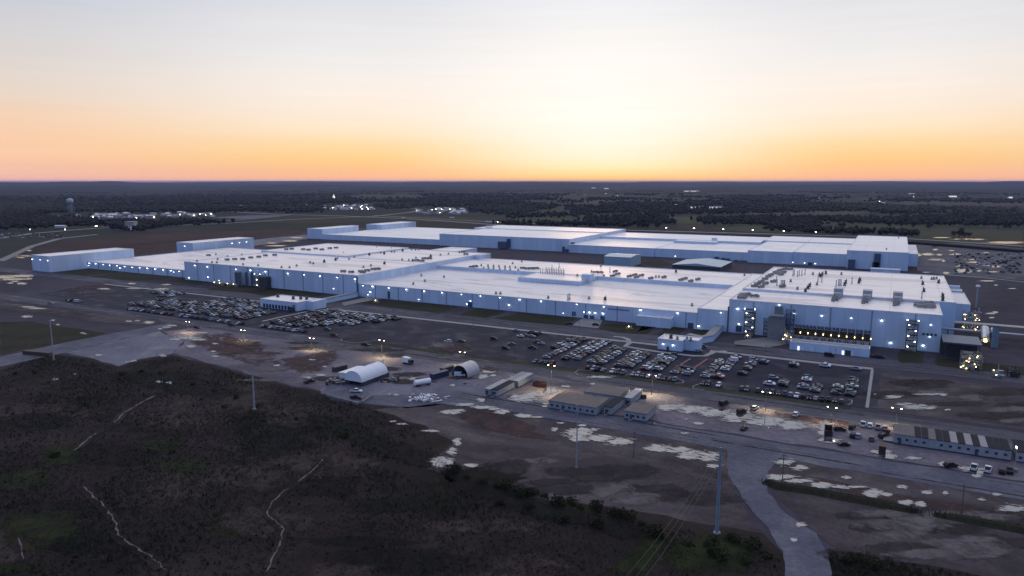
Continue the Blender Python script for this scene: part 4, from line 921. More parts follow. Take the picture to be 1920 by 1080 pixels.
# yard between the factories
def simple_shed(name, label, cat, x0, x1, y0, y1, h, ridge_, wall, roof, along='x'):
    t = thing(name, label, cat, ((x0 + x1) / 2, (y0 + y1) / 2, 0)); L = t.location
    MB().bx(x0, x1, y0, y1, .02, h).build('wall', wall, t, L)
    e = .5; m = MB()
    if along == 'x':
        ym = (y0 + y1) / 2
        m.extrude_x([(y0 - e, h + .02), (y1 + e, h + .02), (y1 + e, h + .25), (ym, h + ridge_), (y0 - e, h + .25)], x0 - e, x1 + e)
    else:
        xm = (x0 + x1) / 2
        m.add([(x, y, z) for y in (y0 - e, y1 + e) for x, z in ((x0 - e, h + .02), (x1 + e, h + .02), (x1 + e, h + .25), (xm, h + ridge_), (x0 - e, h + .25))],
              [(0, 1, 6, 5), (1, 2, 7, 6), (2, 3, 8, 7), (3, 4, 9, 8), (4, 0, 5, 9), (4, 3, 2, 1, 0), (5, 6, 7, 8, 9)])
    m.build('roof', roof, t, L)
    return t
M_BROOF = plain('blue_metal_roof', (.30, .42, .52), .4)
simple_shed('metal_shed', 'square pale blue metal shed in the yard between the two factories', 'shed', -305, -272, 800, 838, 11, 2, M_BROOF, plain('pale_blue_roof', (.42, .54, .62), .4))
simple_shed('metal_shed', 'wide low blue roofed shed in the yard between the two factories', 'shed', -222, -168, 800, 862, 5.5, 3, M_DARK, M_BROOF, 'y')
t = thing('office_block', 'long white flat-roofed block standing before the far tall hall', 'building', (0, 870, 0)); xw0, xw1 = onwall(1632, 508, 868)[0], onwall(1688, 508, 868)[0]
hall(t, xw0, xw1, 868, 880, 5, M_WALL_B, M_ROOF_B, name='block_wall')
# pipe bridge to the right
t = thing('pipe_bridge', 'long pale elevated pipe bridge running from tall hall to the right edge', 'pipe bridge', (60, 500, 0)); L = t.location
y1 = at(1790, 604, 9)[1]; y2 = at(1790, 617, 8)[1]
m = MB().bx(38, 240, y1, y1 + 7, 8.4, 8.8).bx(29, 240, y2, y2 + 4, 7.0, 7.3); m.build('deck', M_GREY, t, L)
m = MB()
for k in range(9):
    for yy in (y1 + .4, y1 + 6.4, y2 + .4, y2 + 4.4): m.box(34 + 25 * k, yy, 0, .5, .5, 7)
m.build('trestle', M_DARK, t, L)
m = MB()
for j in range(4): m.tube((28.5, y2 + .7 + j * .9, 7.7), (240, y2 + .7 + j * .9, 7.7), .25, None, 8)
m.build('pipework', M_GALV, t, L)
t = thing('loading_canopy', 'dark open loading canopy against the right end of the tall hall', 'canopy', (40, 478, 0)); L = t.location
MB().bx(28.4, 47, 462, 486, 9.5, 10.3).build('roof', M_BLUE, t, L); MB().bx(28.4, 46.5, 478, 486, 0, 9.5).build('wall', M_DARK, t, L)
m = MB()
for i in (30, 38, 46): m.box(i, 463, 0, .5, .5, 9.5)
m.build('column', M_DARK, t, L)
t = thing('exhaust_duct', 'large silver bent duct with lit end above the process skid', 'duct', (*at(1846, 650), 0)); L = t.location; x, y = at(1846, 650)
MB().tube((x, y - 1, 4.5), (x, y + 8, 10), 2.3, 2.3, 16).tube((x + 5, y, 4), (x + 4, y + 9, 10), 1.1, 1.1, 12).tube((x, y + 8, 10), (x, y + 12, 6), 2.2, 1.6, 14).build('duct_body', M_STEEL, t, L)
m = MB()
for i, j in ((-2, 0), (2, 0), (-2, 7), (2, 7)): m.box(x + i, y + j, 0, .4, .4, 4 + j * .6)
m.build('support', M_DARK, t, L); MB().box(x, y - 1.6, 3.4, 1.4, .4, .8).build('lamp', M_LAMPY, t, L)
t = thing('vent_tower', 'square blue-grey vent tower behind the bent silver duct', 'tower', (*at(1866, 655), 0)); L = t.location; x, y = at(1866, 655)
MB().box(x, y + 6, 0, 3.6, 3.6, 13, top=.9).build('shaft', M_MONO, t, L); MB().box(x, y + 6, 13, 4, 4, .8).build('cap', M_GREY, t, L)
t = thing('flue_stack', 'pale slender stack with white cap behind the small annexes', 'chimney', (*at(1830, 577), 0)); L = t.location; x, y = at(1830, 577)
h = height_over(1829, 535, x, y); MB().tube((x, y, 0), (x, y, h - 1), .7, .55, 12).build('shaft', M_GALV, t, L); MB().tube((x, y, h - 1), (x, y, h + .3), 1.6, 1.4, 12).build('cap', M_WHITE, t, L)

# ================================================================ SITE BUILDINGS ON THE DIRT YARD
def arch(name, label, cx, y0, y1, w, h, open_h, mat, dark, solid_front):
    t = thing(name, label, 'shelter', (cx, (y0 + y1) / 2, 0)); L = t.location; n = 14
    P = [(cx + w / 2 * math.cos(math.pi * i / n), open_h + (h - open_h) * math.sin(math.pi * i / n) ** .85) for i in range(n + 1)]
    m = MB()
    rows = 9
    V = []
    for j in range(rows):
        for k, (x, z) in enumerate(P): V.append((x, y0 + (y1 - y0) * j / (rows - 1), z - (.10 if j % 2 else 0)))
    m.add(V, [(j * (n + 1) + i, j * (n + 1) + i + 1, (j + 1) * (n + 1) + i + 1, (j + 1) * (n + 1) + i) for j in range(rows - 1) for i in range(n)], 0, False)
    o = m.build('cover', mat, t, L); mod = o.modifiers.new('thick', 'SOLIDIFY'); mod.thickness = .15
    e = MB()
    if solid_front: e.add([(x, y0 + .12, z) for x, z in P], [list(range(n + 1))]); e.build('end_wall', M_FABRIC, t, L)
    e = MB().add([(x, y1 - .12, z) for x, z in P], [list(range(n + 1))]); e.build('back_wall', mat, t, L)
    return t, L
cx, _ = at(664, 723)
t, L = arch('fabric_shelter', 'white arched fabric shelter raised on dark containers in the dirt yard', -230.5, 262.5, 283, 10.5, 7.4, 2.4, M_FABRIC, M_DARK, True)
MB().bx(-236, -233.4, 263, 283, .02, 2.4).bx(-227.6, -225.2, 264, 284.5, .02, 2.4).build('container_base', M_DARK, t, L)
t, L = arch('storage_arch', 'grey corrugated arch shed open at the front with white truck inside', -192.8, 301, 313, 9.5, 6.0, .3, M_GALV, M_DARK, False)
t = simple_shed('site_shed', 'small white gabled shed tucked behind the arched fabric shelter', 'shed', -246, -240, 270, 284, 2.8, .7, M_WHITE, M_TRIM, 'y')
def cabin(name, label, x0, x1, y0, y1, h, roofm, nwin, group=None, wallm=None, strips=0, pale=0):
    t = thing(name, label, 'site office', ((x0 + x1) / 2, (y0 + y1) / 2, 0), group=group); L = t.location
    w = MB().bx(x0, x1, y0, y1, .55, h).build('wall', wallm or M_CREAM, t, L)
    MB().bx(x0 + .1, x1 - .1, y0 + .1, y1 - .1, 0.02, .55).build('skirt', M_DARK, t, L)
    r = MB().bx(x0 - .2, x1 + .2, y0 - .2, y1 + .2, h, h + .28).build('roof', roofm, t, L)
    if strips:
        k = MB()
        for i in range(1, strips): x = x0 + (x1 - x0) * i / strips; k.bx(x - .12, x + .12, y0 - .15, y1 + .15, h + .281, h + .34)
        k.build('seam', M_REDST, r, L)
    rr = random.Random(int(x0 * 7))
    for k in range(nwin):
        x = x0 + (x1 - x0) * (k + .5 + rr.uniform(-.15, .15)) / nwin
        MB().bx(x - .55, x + .55, y0 - .07, y0 + .04, 1.5, 2.5).build('window', M_WIN, w, L)
    MB().bx(x0 + (x1 - x0) * .3 - .45, x0 + (x1 - x0) * .3 + .45, y0 - .09, y0 + .03, .5, 2.6).build('door', M_DARK, w, L)
    MB().bx(x0 + (x1 - x0) * .3 - .8, x0 + (x1 - x0) * .3 + .8, y0 - 1.5, y0 - .1, .05, .5).build('step', M_GREY, t, L)
    return t
GO = 'cabins of the site office camp'
cabin('site_trailer', 'pale long trailer with brown roof, nearest left of the double trailers', -165, -161.9, 279.5, 297, 3.3, M_CREAM, 1, GO)
cabin('site_trailer', 'pale long trailer with dark roof, beside the pale-roofed trailer at left', -161.6, -158.5, 279.5, 297, 3.3, M_DARKROOF, 1, GO)
cabin('site_trailer', 'grey long trailer with white seam, rear left of the double trailers', -163.4, -160.2, 297.6, 314, 3.3, M_CONC, 0, GO)
cabin('site_trailer', 'grey long trailer with pale roof, rear right of the double trailers', -160.0, -156.8, 297.6, 314, 3.3, M_CREAM, 0, GO)
cabin('site_office', 'widest tan-roofed modular site office with red streaks on its roof', -130, -107.6, 276, 291.5, 3.7, M_TANROOF, 8, GO, strips=7)
cabin('site_office', 'narrow modular office with dark roof, right of the red-streaked one', -105.6, -102, 280, 296, 3.6, M_DARKROOF, 1, GO)
cabin('site_office', 'narrow blue-grey modular office end-on behind the dark-roofed one', -102.0, -98.8, 296.5, 312, 3.6, M_CREAM, 1, GO)
cabin('site_office', 'tan-roofed square modular office right of the widest red-streaked office', -95.8, -86, 278.5, 291.5, 3.6, M_TANROOF, 4, GO, strips=3)
cabin('site_office', 'brown flat roofed modular office behind the widest site office', -122, -105, 297, 312, 3.4, M_TANROOF, 0, GO)
# the long office at the right: one thing made of joined modules
t = thing('site_office_row', 'very long pale modular office with striped dark roof at the right edge', 'site office', (25, 306, 0)); L = t.location
X0, X1, Y0, Y1, hh = 5.0, 42.5, 300.2, 313, 4.0
w = MB().bx(X0, X1, Y0, Y1, .6, hh).build('wall', M_CREAM, t, L)
MB().bx(X0, X1, Y0 + .3, Y1, .02, .6).build('skirt', M_DARK, t, L)
MB().bx(X0 - 3.4, X0 - .02, Y0 + .5, Y0 + 6, .5, .8).build('ramp', M_CONC, t, L)
pat = [M_TANROOF, M_TANROOF, M_TANROOF, M_DARKROOF, M_DARKROOF, M_TANROOF, M_DARKROOF, M_DARKROOF, M_CONC, M_DARKROOF, M_CONC, M_DARKROOF, M_CONC, M_DARKROOF, M_DARKROOF, M_DARKROOF]
for k, mt in enumerate(pat):
    a, b = X0 + (X1 - X0) * k / 16, X0 + (X1 - X0) * (k + 1) / 16
    MB().bx(a + .08, b - .08, Y0 - .15, Y1 + .15, hh, hh + .25).build('roof_module', mt, t, L)
for k in range(13):
    x = X0 + (X1 - X0) * (k + .6) / 13.2
    if k == 4: continue
    MB().bx(x - .5, x + .5, Y0 - .08, Y0 + .04, 1.9, 2.8).build('window', M_WIN, w, L)
for x in (X0 + 2.2, X0 + 27): MB().bx(x - .5, x + .5, Y0 - .1, Y0 + .04, .6, 2.8).build('door', M_DARK, w, L)
t2 = cabin('site_office', 'brown roofed modular office at the right edge beyond the striped long office', 44.2, 62, 300.5, 314, 4.0, M_DARKROOF, 6, GO)
# containers, bins, tank, barriers
def container(name, label, cat, px, py, l, w, h, rot, mat, open_top=False):
    x, y = at(px, py); t = thing(name, label, cat, (x, y, 0), rot)
    m = MB()
    if open_top:
        for a in (((-l / 2, -w / 2), (l / 2, -w / 2)), ((l / 2, -w / 2), (l / 2, w / 2)), ((l / 2, w / 2), (-l / 2, w / 2)), ((-l / 2, w / 2), (-l / 2, -w / 2))):
            (ax, ay), (bx_, by_) = a; m.box((ax + bx_) / 2, (ay + by_) / 2, .15, abs(bx_ - ax) + .15, abs(by_ - ay) + .15, h)
        m.box(0, 0, .12, l, w, .1)
    else: m.box(0, 0, .15, l, w, h)
    body = m.build('shell', mat, t)
    r = MB(); n = int(l / .8)
    for i in range(n): 
        for s in (-1, 1): r.box(-l / 2 + (i + .5) * l / n, s * (w / 2 + .09), .2, .25, .1, h - .1)
    r.build('rib', mat, t)
    return t
container('container', 'black long container beside the white gabled shed', 'container', 637, 695, 8, 2.6, 2.6, R(75), M_DARK)
container('container', 'dark blue container with pale roof left of the arch shed', 'container', 824, 708, 11, 2.8, 2.9, R(78), plain('navy_steel', (.03, .04, .10), .5))
container('container', 'black container close behind the navy one by the arch shed', 'container', 838, 697, 8, 2.6, 2.6, R(80), M_DARK)
container('skip', 'dark red open skip on the yard beside the double trailers', 'skip', 1012, 725, 6.2, 2.6, 2.2, R(0), M_RUST, True)
container('skip', 'dark rust skip standing in a puddle below the lamp post', 'skip', 1553, 813, 2.8, 7.5, 2.3, R(5), M_RUST, True)
container('container', 'dark box container standing by the near edge of the office ramp', 'container', 1654, 846, 2.4, 5.5, 2.6, R(0), M_RUST)
container('container', 'long low rust-brown trailer bed beside the left gravel road', 'trailer', 72, 666, 20, 3.2, 2.2, R(12), plain('rust_brown', (.10, .06, .05), .8))
container('container', 'small black bin by the lit lamp near the tan office', 'bin', 1207, 747, 2.4, 1.8, 1.8, R(20), M_DARK)
x, y = at(792, 723); t = thing('tank_trailer', 'white rounded tank trailer alone in middle of dirt yard', 'trailer', (x, y, 0), R(60)); 
MB().tube((-4.2, 0, 2.0), (4.2, 0, 2.0), 1.35, 1.35, 14).build('tank', M_WHITE, t); MB().box(0, 0, .6, 8.6, 1.2, .25).build('chassis', M_DARK, t)
for i in (-3, -1.8, 3): 
    for s in (-1, 1): MB().tube((i, s * .75, .5), (i, s * 1.1, .5), .5, .5, 10).build('wheel', M_TYRE, t)
m = MB(); r = random.Random(3); x, y = at(797, 748)
for k in range(110):
    a, b = r.gauss(0, 4), r.gauss(0, 3); an = r.uniform(0, 3.14); l = r.uniform(.8, 4); z = r.uniform(.2, 1.1)
    if k % 3: m.box(x + a, y + b, .2, r.uniform(.4, 1.2), r.uniform(.4, 1.4), z, k % 2, an)
    else: m.tube((x + a, y + b, z), (x + a + l * math.cos(an), y + b + l * math.sin(an), z), .18, None, 6, 0)
o = m.build('debris', [M_WHITE, M_GREY]); tag(o, 'scattered pale pipes and crates heaped below the white tank trailer', 'building debris', kind='stuff')
m = MB(); r = random.Random(4); x, y = at(638, 714)
for k in range(36): m.box(x + r.gauss(0, 2.6), y + r.gauss(-4, 2.2), .1, r.uniform(.4, 2.2), r.uniform(.4, 1.6), r.uniform(.4, 1.6), k % 2, r.uniform(0, 3))
o = m.build('debris', [M_GREY, M_DARK]); tag(o, 'clutter of dark crates and equipment in front of the white fabric shelter', 'building debris', kind='stuff')
m = MB(); r = random.Random(5); x, y = at(733, 714)
for k in range(20): m.box(x + r.gauss(0, 1.6), y + r.gauss(0, 1.6), .1, r.uniform(.5, 2.4), r.uniform(.5, 1.6), r.uniform(.4, 1.8), k % 2, r.uniform(0, 3))
o = m.build('debris', [M_RUST, M_CONC]); tag(o, 'reddish pile of scrap at the right end of the fabric shelter', 'building debris', kind='stuff')
m = MB(); r = random.Random(6)
for k in range(14):
    x, y = at(r.uniform(1172, 1200), r.uniform(744, 752)); m.tube((x, y, .3), (x + r.uniform(-1, 1), y + r.uniform(-1, 1), 1.2), .3, .3, 6, k % 2)
o = m.build('debris', [M_WHITE, M_GREY]); tag(o, 'small heap of pale drums behind the square tan office', 'building debris', kind='stuff')
for k, (p, q, lab) in enumerate((((612, 744), (640, 752), 'low concrete barrier wall at left of the enclosed yard corner'), ((642, 752), (672, 760), 'low concrete barrier wall in the middle of the enclosed yard corner'), ((679, 757), (698, 745), 'low concrete barrier wall closing the right of the yard corner'))):
    a, b = at(*p), at(*q); L = math.hypot(b[0] - a[0], b[1] - a[1])
    t = thing('barrier_wall', lab, 'barrier', ((a[0] + b[0]) / 2, (a[1] + b[1]) / 2, 0), math.atan2(b[1] - a[1], b[0] - a[0]), 'concrete barriers of the yard corner')
    m = MB(); n = max(2, int(L / 3))
    for i in range(n): m.box(-L / 2 + (i + .5) * L / n, 0, .02, L / n - .08, .9, 1.3, top=.9)
    m.build('block', M_CONC_D, t)

# ================================================================ VEHICLES
CAR = {  # length, width, lower body profile (x, z), cabin (x front bottom, front top, rear top, rear bottom), belt, roof
    'sedan': (4.8, 1.85, [(-2.4, .35), (2.4, .35), (2.4, .72), (1.2, .95), (-1.5, 1.0), (-2.38, .92)], (1.25, .45, -1.0, -1.75), .95, 1.45),
    'suv': (4.8, 1.95, [(-2.4, .4), (2.4, .4), (2.4, .9), (1.25, 1.12), (-2.35, 1.15)], (1.3, .6, -1.9, -2.3), 1.1, 1.78),
    'pickup': (5.8, 2.0, [(-2.9, .5), (2.9, .5), (2.88, 1.05), (1.4, 1.2), (-2.9, 1.2)], (1.45, .75, -.75, -.95), 1.18, 1.9),
    'van': (5.6, 2.05, [(-2.8, .4), (2.8, .4), (2.75, 1.0), (2.1, 1.25), (-2.8, 1.25)], (2.05, 1.2, -2.7, -2.8), 1.2, 2.3),
}
def car_body(kind, wheels_in):
    l, w, prof, (fb_, ft, rt, rb), belt, roof = CAR[kind]
    m = MB(); n = len(prof)
    a = [(x, -w / 2, z) for x, z in prof]; b = [(x, w / 2, z) for x, z in prof]
    m.add(a + b, [(i, (i + 1) % n, n + (i + 1) % n, n + i) for i in range(n)] + [tuple(range(n - 1, -1, -1)), tuple(range(n, 2 * n))], 0)
    wi = w / 2 - .16
    m.add([(ft + .05, -wi, roof - .04), (ft + .05, wi, roof - .04), (rt - .05, wi, roof - .04), (rt - .05, -wi, roof - .04), (ft - .1, -wi + .08, roof + .03), (ft - .1, wi - .08, roof + .03), (rt + .1, wi - .08, roof + .03), (rt + .1, -wi + .08, roof + .03)],
          [(4, 5, 6, 7), (0, 1, 5, 4), (1, 2, 6, 5), (2, 3, 7, 6), (3, 0, 4, 7)], 0)
    if kind == 'pickup': m.bx(-2.8, -1.0, -w / 2 + .12, w / 2 - .12, 1.201, 1.21, 1)
    if wheels_in:
        for x in (-l * .31, l * .31): 
            for s in (-1, 1): m.tube((x, s * (w / 2 - .2), .34), (x, s * (w / 2 + .02), .34), .34, .34, 8, 1)
    return m
def make_car(kind, full):
    l, w, prof, (fb_, ft, rt, rb), belt, roof = CAR[kind]
    o = car_body(kind, not full).build({'sedan': 'parked_car', 'suv': 'parked_car', 'pickup': 'pickup_truck', 'van': 'parked_van'}[kind], [M_PAINT, M_TYRE])
    wb, wt = w / 2 - .06, w / 2 - .2
    m = MB()
    if kind == 'van': rt, rb = .7, .6
    m.add([(fb_, -wb, belt), (fb_, wb, belt), (rb, wb, belt), (rb, -wb, belt), (ft, -wt, roof - .05), (ft, wt, roof - .05), (rt, wt, roof - .05), (rt, -wt, roof - .05)],
          [(0, 1, 5, 4), (1, 2, 6, 5), (2, 3, 7, 6), (3, 0, 4, 7), (4, 5, 6, 7)], 0)
    m.build('windows', M_GLASS, o)
    if kind == 'van': MB().bx(-2.78, .68, -w / 2 + .05, w / 2 - .05, 1.25, 2.28).build('load_box', M_PAINT, o)
    if full:
        for x in (-l * .31, l * .31):
            for s in (-1, 1): MB().tube((x, s * (w / 2 - .2), .36), (x, s * (w / 2 + .03), .36), .36, .36, 12).build('wheel', M_TYRE, o)
        for s in (-1, 1):
            MB().box(l / 2 - .02, s * (w / 2 - .3), .68, .12, .4, .2).build('headlight', M_HEAD, o)
            MB().box(-l / 2 + .02, s * (w / 2 - .22), .78, .12, .28, .22).build('tail_light', M_TAIL, o)
    return o
PROTO = {}
COLS = [('white', (.60, .66, .74, 1), 22), ('silver', (.26, .30, .37, 1), 20), ('grey', (.085, .10, .13, 1), 22), ('black', (.011, .013, .020, 1), 28), ('dark blue', (.018, .03, .08, 1), 6), ('dark red', (.10, .012, .016, 1), 6)]
def pick_col(r): return r.choices(COLS, [c[2] for c in COLS])[0]
KS = {'sedan': 'saloon', 'suv': 'SUV', 'pickup': 'pickup', 'van': 'van'}
KN = {'sedan': 'saloon car', 'suv': 'SUV', 'pickup': 'pickup truck', 'van': 'van'}
NCAR = [0]
def put_car(kind, full, x, y, rot, col, label, group=None, cat=None):
    key = (kind, full)
    if key not in PROTO: o = PROTO[key] = make_car(kind, full)
    else: o = dup(PROTO[key], (0, 0, 0))
    o.location = (x, y, .18 if full != 'road' else .16); o.rotation_euler = (0, 0, rot)
    o.color = col
    for ch in o.children: ch.color = col
    tag(o, label, cat or {'sedan': 'car', 'suv': 'car', 'pickup': 'pickup truck', 'van': 'van'}[kind], group)
    if not group and 'group' in o: del o['group']
    NCAR[0] += 1
    return o
rc_ = random.Random(11)
# right car park: double rows running away from the camera; (x of the pair, left line [y from, y to], right line, chance a bay is taken)
ROWS = [(-173.0, [(381, 415)], [(358, 361), (366, 414)]), (-157.0, [(359, 413)], [(360, 413)]), (-141.3, [(358, 400)], [(359, 399)]), (-125.3, [(359, 396)], [(360, 395)]),
        (-109.6, [(359, 397)], [(360, 399)]), (-94.0, [(360, 376)], [(360, 371)]), (-78.0, [(360, 398)], [(361, 367), (379, 416)]), (-62.0, [(374, 379), (386, 414)], [(403, 413)]),
        (-46.5, [(361, 364), (374, 376.5)], [(362, 371), (404, 410)]), (-31.2, [(362, 368), (378, 384)], [(359, 371), (412, 415)]), (-16.3, [(360, 375)], [(360, 391), (413, 415.5)])]
for ri, (xc, left, right) in enumerate(ROWS):
    for side, segs in ((-1, left), (1, right)):
        k = 0
        for (ya, yb) in segs:
            y = ya
            while y <= yb:
                if rc_.random() < (.95 if ri < 7 else .97):
                    kind = rc_.choices(['sedan', 'suv', 'pickup', 'van'], [44, 36, 18, 2])[0]; cn, cc, _ = pick_col(rc_)
                    put_car(kind, False, xc + side * 2.95 + rc_.uniform(-.3, .3), y, (0 if rc_.random() < .7 else math.pi) + rc_.uniform(-.03, .03), cc,
                            '%s %s, %s from near end, %s line, %s double row, right car park' % (cn, KS[kind], ORD[min(k, 25)], 'left' if side < 0 else 'right', ORD[ri]), 'cars parked in the right car park')
                k += 1; y += 2.72
# front row along the verge
fx = [-171.7, -168.3, -164.8, -161.4] + [-140.1 + 2.78 * i for i in range(18)] + [-78.8, -76.2, -71.2, -60.0, -57.6, -52.6] + [-48.7 + 2.72 * i for i in range(13)]
for k, x in enumerate(fx):
    if 4 < k < 22 and rc_.random() < .06: continue
    kind = rc_.choices(['sedan', 'suv', 'pickup'], [36, 40, 24])[0]; cn, cc, _ = pick_col(rc_)
    put_car(kind, True, x, 347 + rc_.uniform(-.3, .3), (R(90) if rc_.random() < .5 else R(-90)) + rc_.uniform(-.04, .04), cc,
            '%s %s, %s from left in the %s stretch of verge-side row' % (cn, KS[kind], ORD[k if k < 4 else k - 4 if k < 22 else k - 22], 'short first' if k < 4 else 'long middle' if k < 22 else 'right-hand last'), 'cars in the row by the verge')
# cars scattered on the empty middle of the car park
SC = [(840, 642, 'white', 'suv', 'alone, leftmost of the scattered cars on the empty asphalt'), (866, 641, 'grey', 'sedan', 'second of the scattered cars on the empty asphalt'), (926, 637, 'black', 'suv', 'third of the scattered cars, alone on the empty asphalt'),
      (948, 655, 'black', 'suv', 'nearest the verge among the scattered cars on empty asphalt'), (960, 647, 'grey', 'sedan', 'just behind the black car on the empty asphalt'), (967, 621, 'silver', 'sedan', 'nearest the far pavement on the empty asphalt'),
      (976, 632, 'white', 'sedan', 'left of a pair on the empty asphalt'), (983, 630, 'grey', 'sedan', 'right of a pair on the empty asphalt'), (998, 654, 'black', 'pickup', 'alone at left of the first double row'),
      (997, 632, 'silver', 'sedan', 'front of a loose cluster by the far pavement'), (996, 625, 'grey', 'suv', 'rear left of a loose cluster by the far pavement'), (1004, 628, 'black', 'suv', 'middle of a loose cluster by the far pavement'), (1012, 626, 'grey', 'sedan', 'rear right of a loose cluster by the far pavement'),
      (1007, 643, 'grey', 'suv', 'left of a staggered pair beside the first double row'), (1015, 646, 'silver', 'sedan', 'right of a staggered pair beside the first double row'),
      (626, 630, 'black', 'pickup', 'alone by the entrance between the left and middle lots'), (614, 619, 'grey', 'suv', 'behind the entrance kerb beside the middle lot')]
CD = {c[0]: c[1] for c in COLS}
for px, py, cn, kind, where in SC:
    x, y = at(px, py); put_car(kind, True, x, y, rc_.choice((0, math.pi)) + rc_.uniform(-.05, .05), CD[cn], '%s %s %s' % (cn, KN[kind], where), 'cars scattered on the asphalt')
# vehicles elsewhere
YV = [(580, 718, 'black', 'pickup', 75, 'alone at the left edge of the dirt yard'), (668, 736, 'white', 'pickup', 20, 'in front of the fabric shelter'), (668, 748, 'black', 'pickup', 15, 'inside the barrier corner'),
      (685, 648, 'black', 'pickup', 0, 'driving on the road left of the shelter'), (862, 706, 'white', 'van', 30, 'parked in the mouth of the arch shed'),
      (1357, 760, 'black', 'van', 70, 'left of three on the road below the parked row'), (1415, 768, 'silver', 'suv', 70, 'middle of three on the road below the parked row'), (1492, 780, 'white', 'suv', 85, 'right of three on the road below the parked row'),
      (1390, 774, 'black', 'suv', 60, 'at the top edge of the long puddle'), (1395, 806, 'black', 'sedan', 80, 'alone on the gravel below the long puddle'),
      (1574, 808, 'black', 'suv', 20, 'between the rust skip and the row of four'), (1597, 804, 'black', 'suv', 80, 'behind a pair on the gravel beside the skip'), (1599, 820, 'black', 'suv', 85, 'left of a pair on the gravel'), (1609, 821, 'silver', 'suv', 85, 'right of a pair on the gravel'), (1634, 826, 'grey', 'suv', 88, 'alone between the pair and the office ramp'),
      (1618, 799, 'white', 'pickup', 88, 'first of four by the lit lamp post'), (1631, 801, 'white', 'suv', 88, 'second of four by the lit lamp post'), (1646, 804, 'silver', 'pickup', 88, 'third of four by the lit lamp post'), (1659, 806, 'silver', 'suv', 88, 'fourth of four by the lit lamp post'),
      (1659, 814, 'dark red', 'pickup', 70, 'nearer of two by the office ramp'), (1656, 821, 'black', 'suv', 60, 'second of two by the office ramp'), (1582, 836, 'black', 'sedan', 30, 'alone on the gravel road edge below the skip'),
      (1679, 801, 'black', 'suv', 90, 'at the foot of the lamp post by the long office'),
      (1782, 876, 'black', 'suv', 40, 'with headlights toward us before the long office'), (1826, 880, 'white', 'pickup', 80, 'left of two pickups before the long office'), (1852, 884, 'white', 'pickup', 80, 'right of two pickups before the long office'), (1878, 887, 'black', 'suv', 85, 'left of two dark cars before the long office'), (1893, 886, 'black', 'pickup', 85, 'rightmost vehicle before the long office'),
      (1318, 652, 'grey', 'suv', 0, 'beside the small amenity building'), (1309, 660, 'silver', 'sedan', 40, 'on the drive in front of the small amenity building'),
      (370, 616, 'black', 'suv', 0, 'on the road beside the first lit lamp post'), (435, 611, 'black', 'pickup', 10, 'below the left row on the road'), (95, 570, 'silver', 'pickup', 10, 'on the road above the left ditch'),
      (475, 573, 'black', 'suv', 0, 'beside the left end of the large amenity building'), (582, 580, 'black', 'sedan', 0, 'before the side wing of the large amenity building'), (597, 577, 'black', 'suv', 0, 'at the right end of the large amenity building'),
      (1555, 669, 'black', 'van', 0, 'before the roller door of the long shed'), (1642, 671, 'black', 'pickup', 10, 'left of two at the right end of the long shed'), (1650, 672, 'black', 'suv', 10, 'right of two at the right end of the long shed'),
      (1068, 609, 'black', 'pickup', 20, 'on the drive before the dock doors'), (1117, 611, 'black', 'suv', 20, 'at the right of the drive before the dock doors'), (650, 556, 'black', 'pickup', 0, 'by the corner of the tall hall')]
for px, py, cn, kind, deg, where in YV:
    x, y = at(px, py); o = put_car(kind, True, x, y, R(deg), CD[cn], '%s %s %s' % (cn, KN[kind], where))
    if 'headlights' in where:
        for ch in o.children:
            if ch.name.startswith('headlight'): ch.data = ch.data.copy(); ch.data.materials[0] = M_LAMPW
# lorries on the yard and the motorway
def lorry(label, x, y, rot, boxm, cabm, l=8.0, z=.15, group=None):
    t = thing('lorry', label, 'lorry', (x, y, z), rot, group)
    MB().bx(-l / 2, l / 2 - 2.2, -1.25, 1.25, 1.0, 3.7).build('box_body', boxm, t)
    MB().bx(l / 2 - 2.0, l / 2, -1.15, 1.15, .6, 2.9).build('cab', cabm, t)
    MB().bx(l / 2 - .02, l / 2 + .03, -1.0, 1.0, 1.7, 2.6).build('windscreen', M_GLASS, t)
    MB().bx(-l / 2, l / 2 - .1, -.5, .5, .5, .95).build('chassis', M_DARK, t)
    for i in (-l / 2 + 1.2, -l / 2 + 2.3, l / 2 - 1.2):
        for s in (-1, 1): MB().tube((i, s * .8, .5), (i, s * 1.22, .5), .5, .5, 10).build('wheel', M_TYRE, t)
    return t
x, y = at(765, 683); lorry('white box lorry with dark cab alone on the dirt yard', x, y, R(-12), M_WHITE, M_DARK, 7)
for k, (px, py, l, lab) in enumerate(((848, 410, 18, 'leftmost'), (757, 411, 14, 'second'), (917, 418, 22, 'third'), (940, 419.5, 18, 'fourth'), (958, 421, 16, 'rightmost'))):
    x, y = at(px, py); lorry('white lorry on the distant motorway, %s of five' % lab, x, y, R(-10), M_WHITE, M_GREY, l, .6, 'lorries on the motorway')

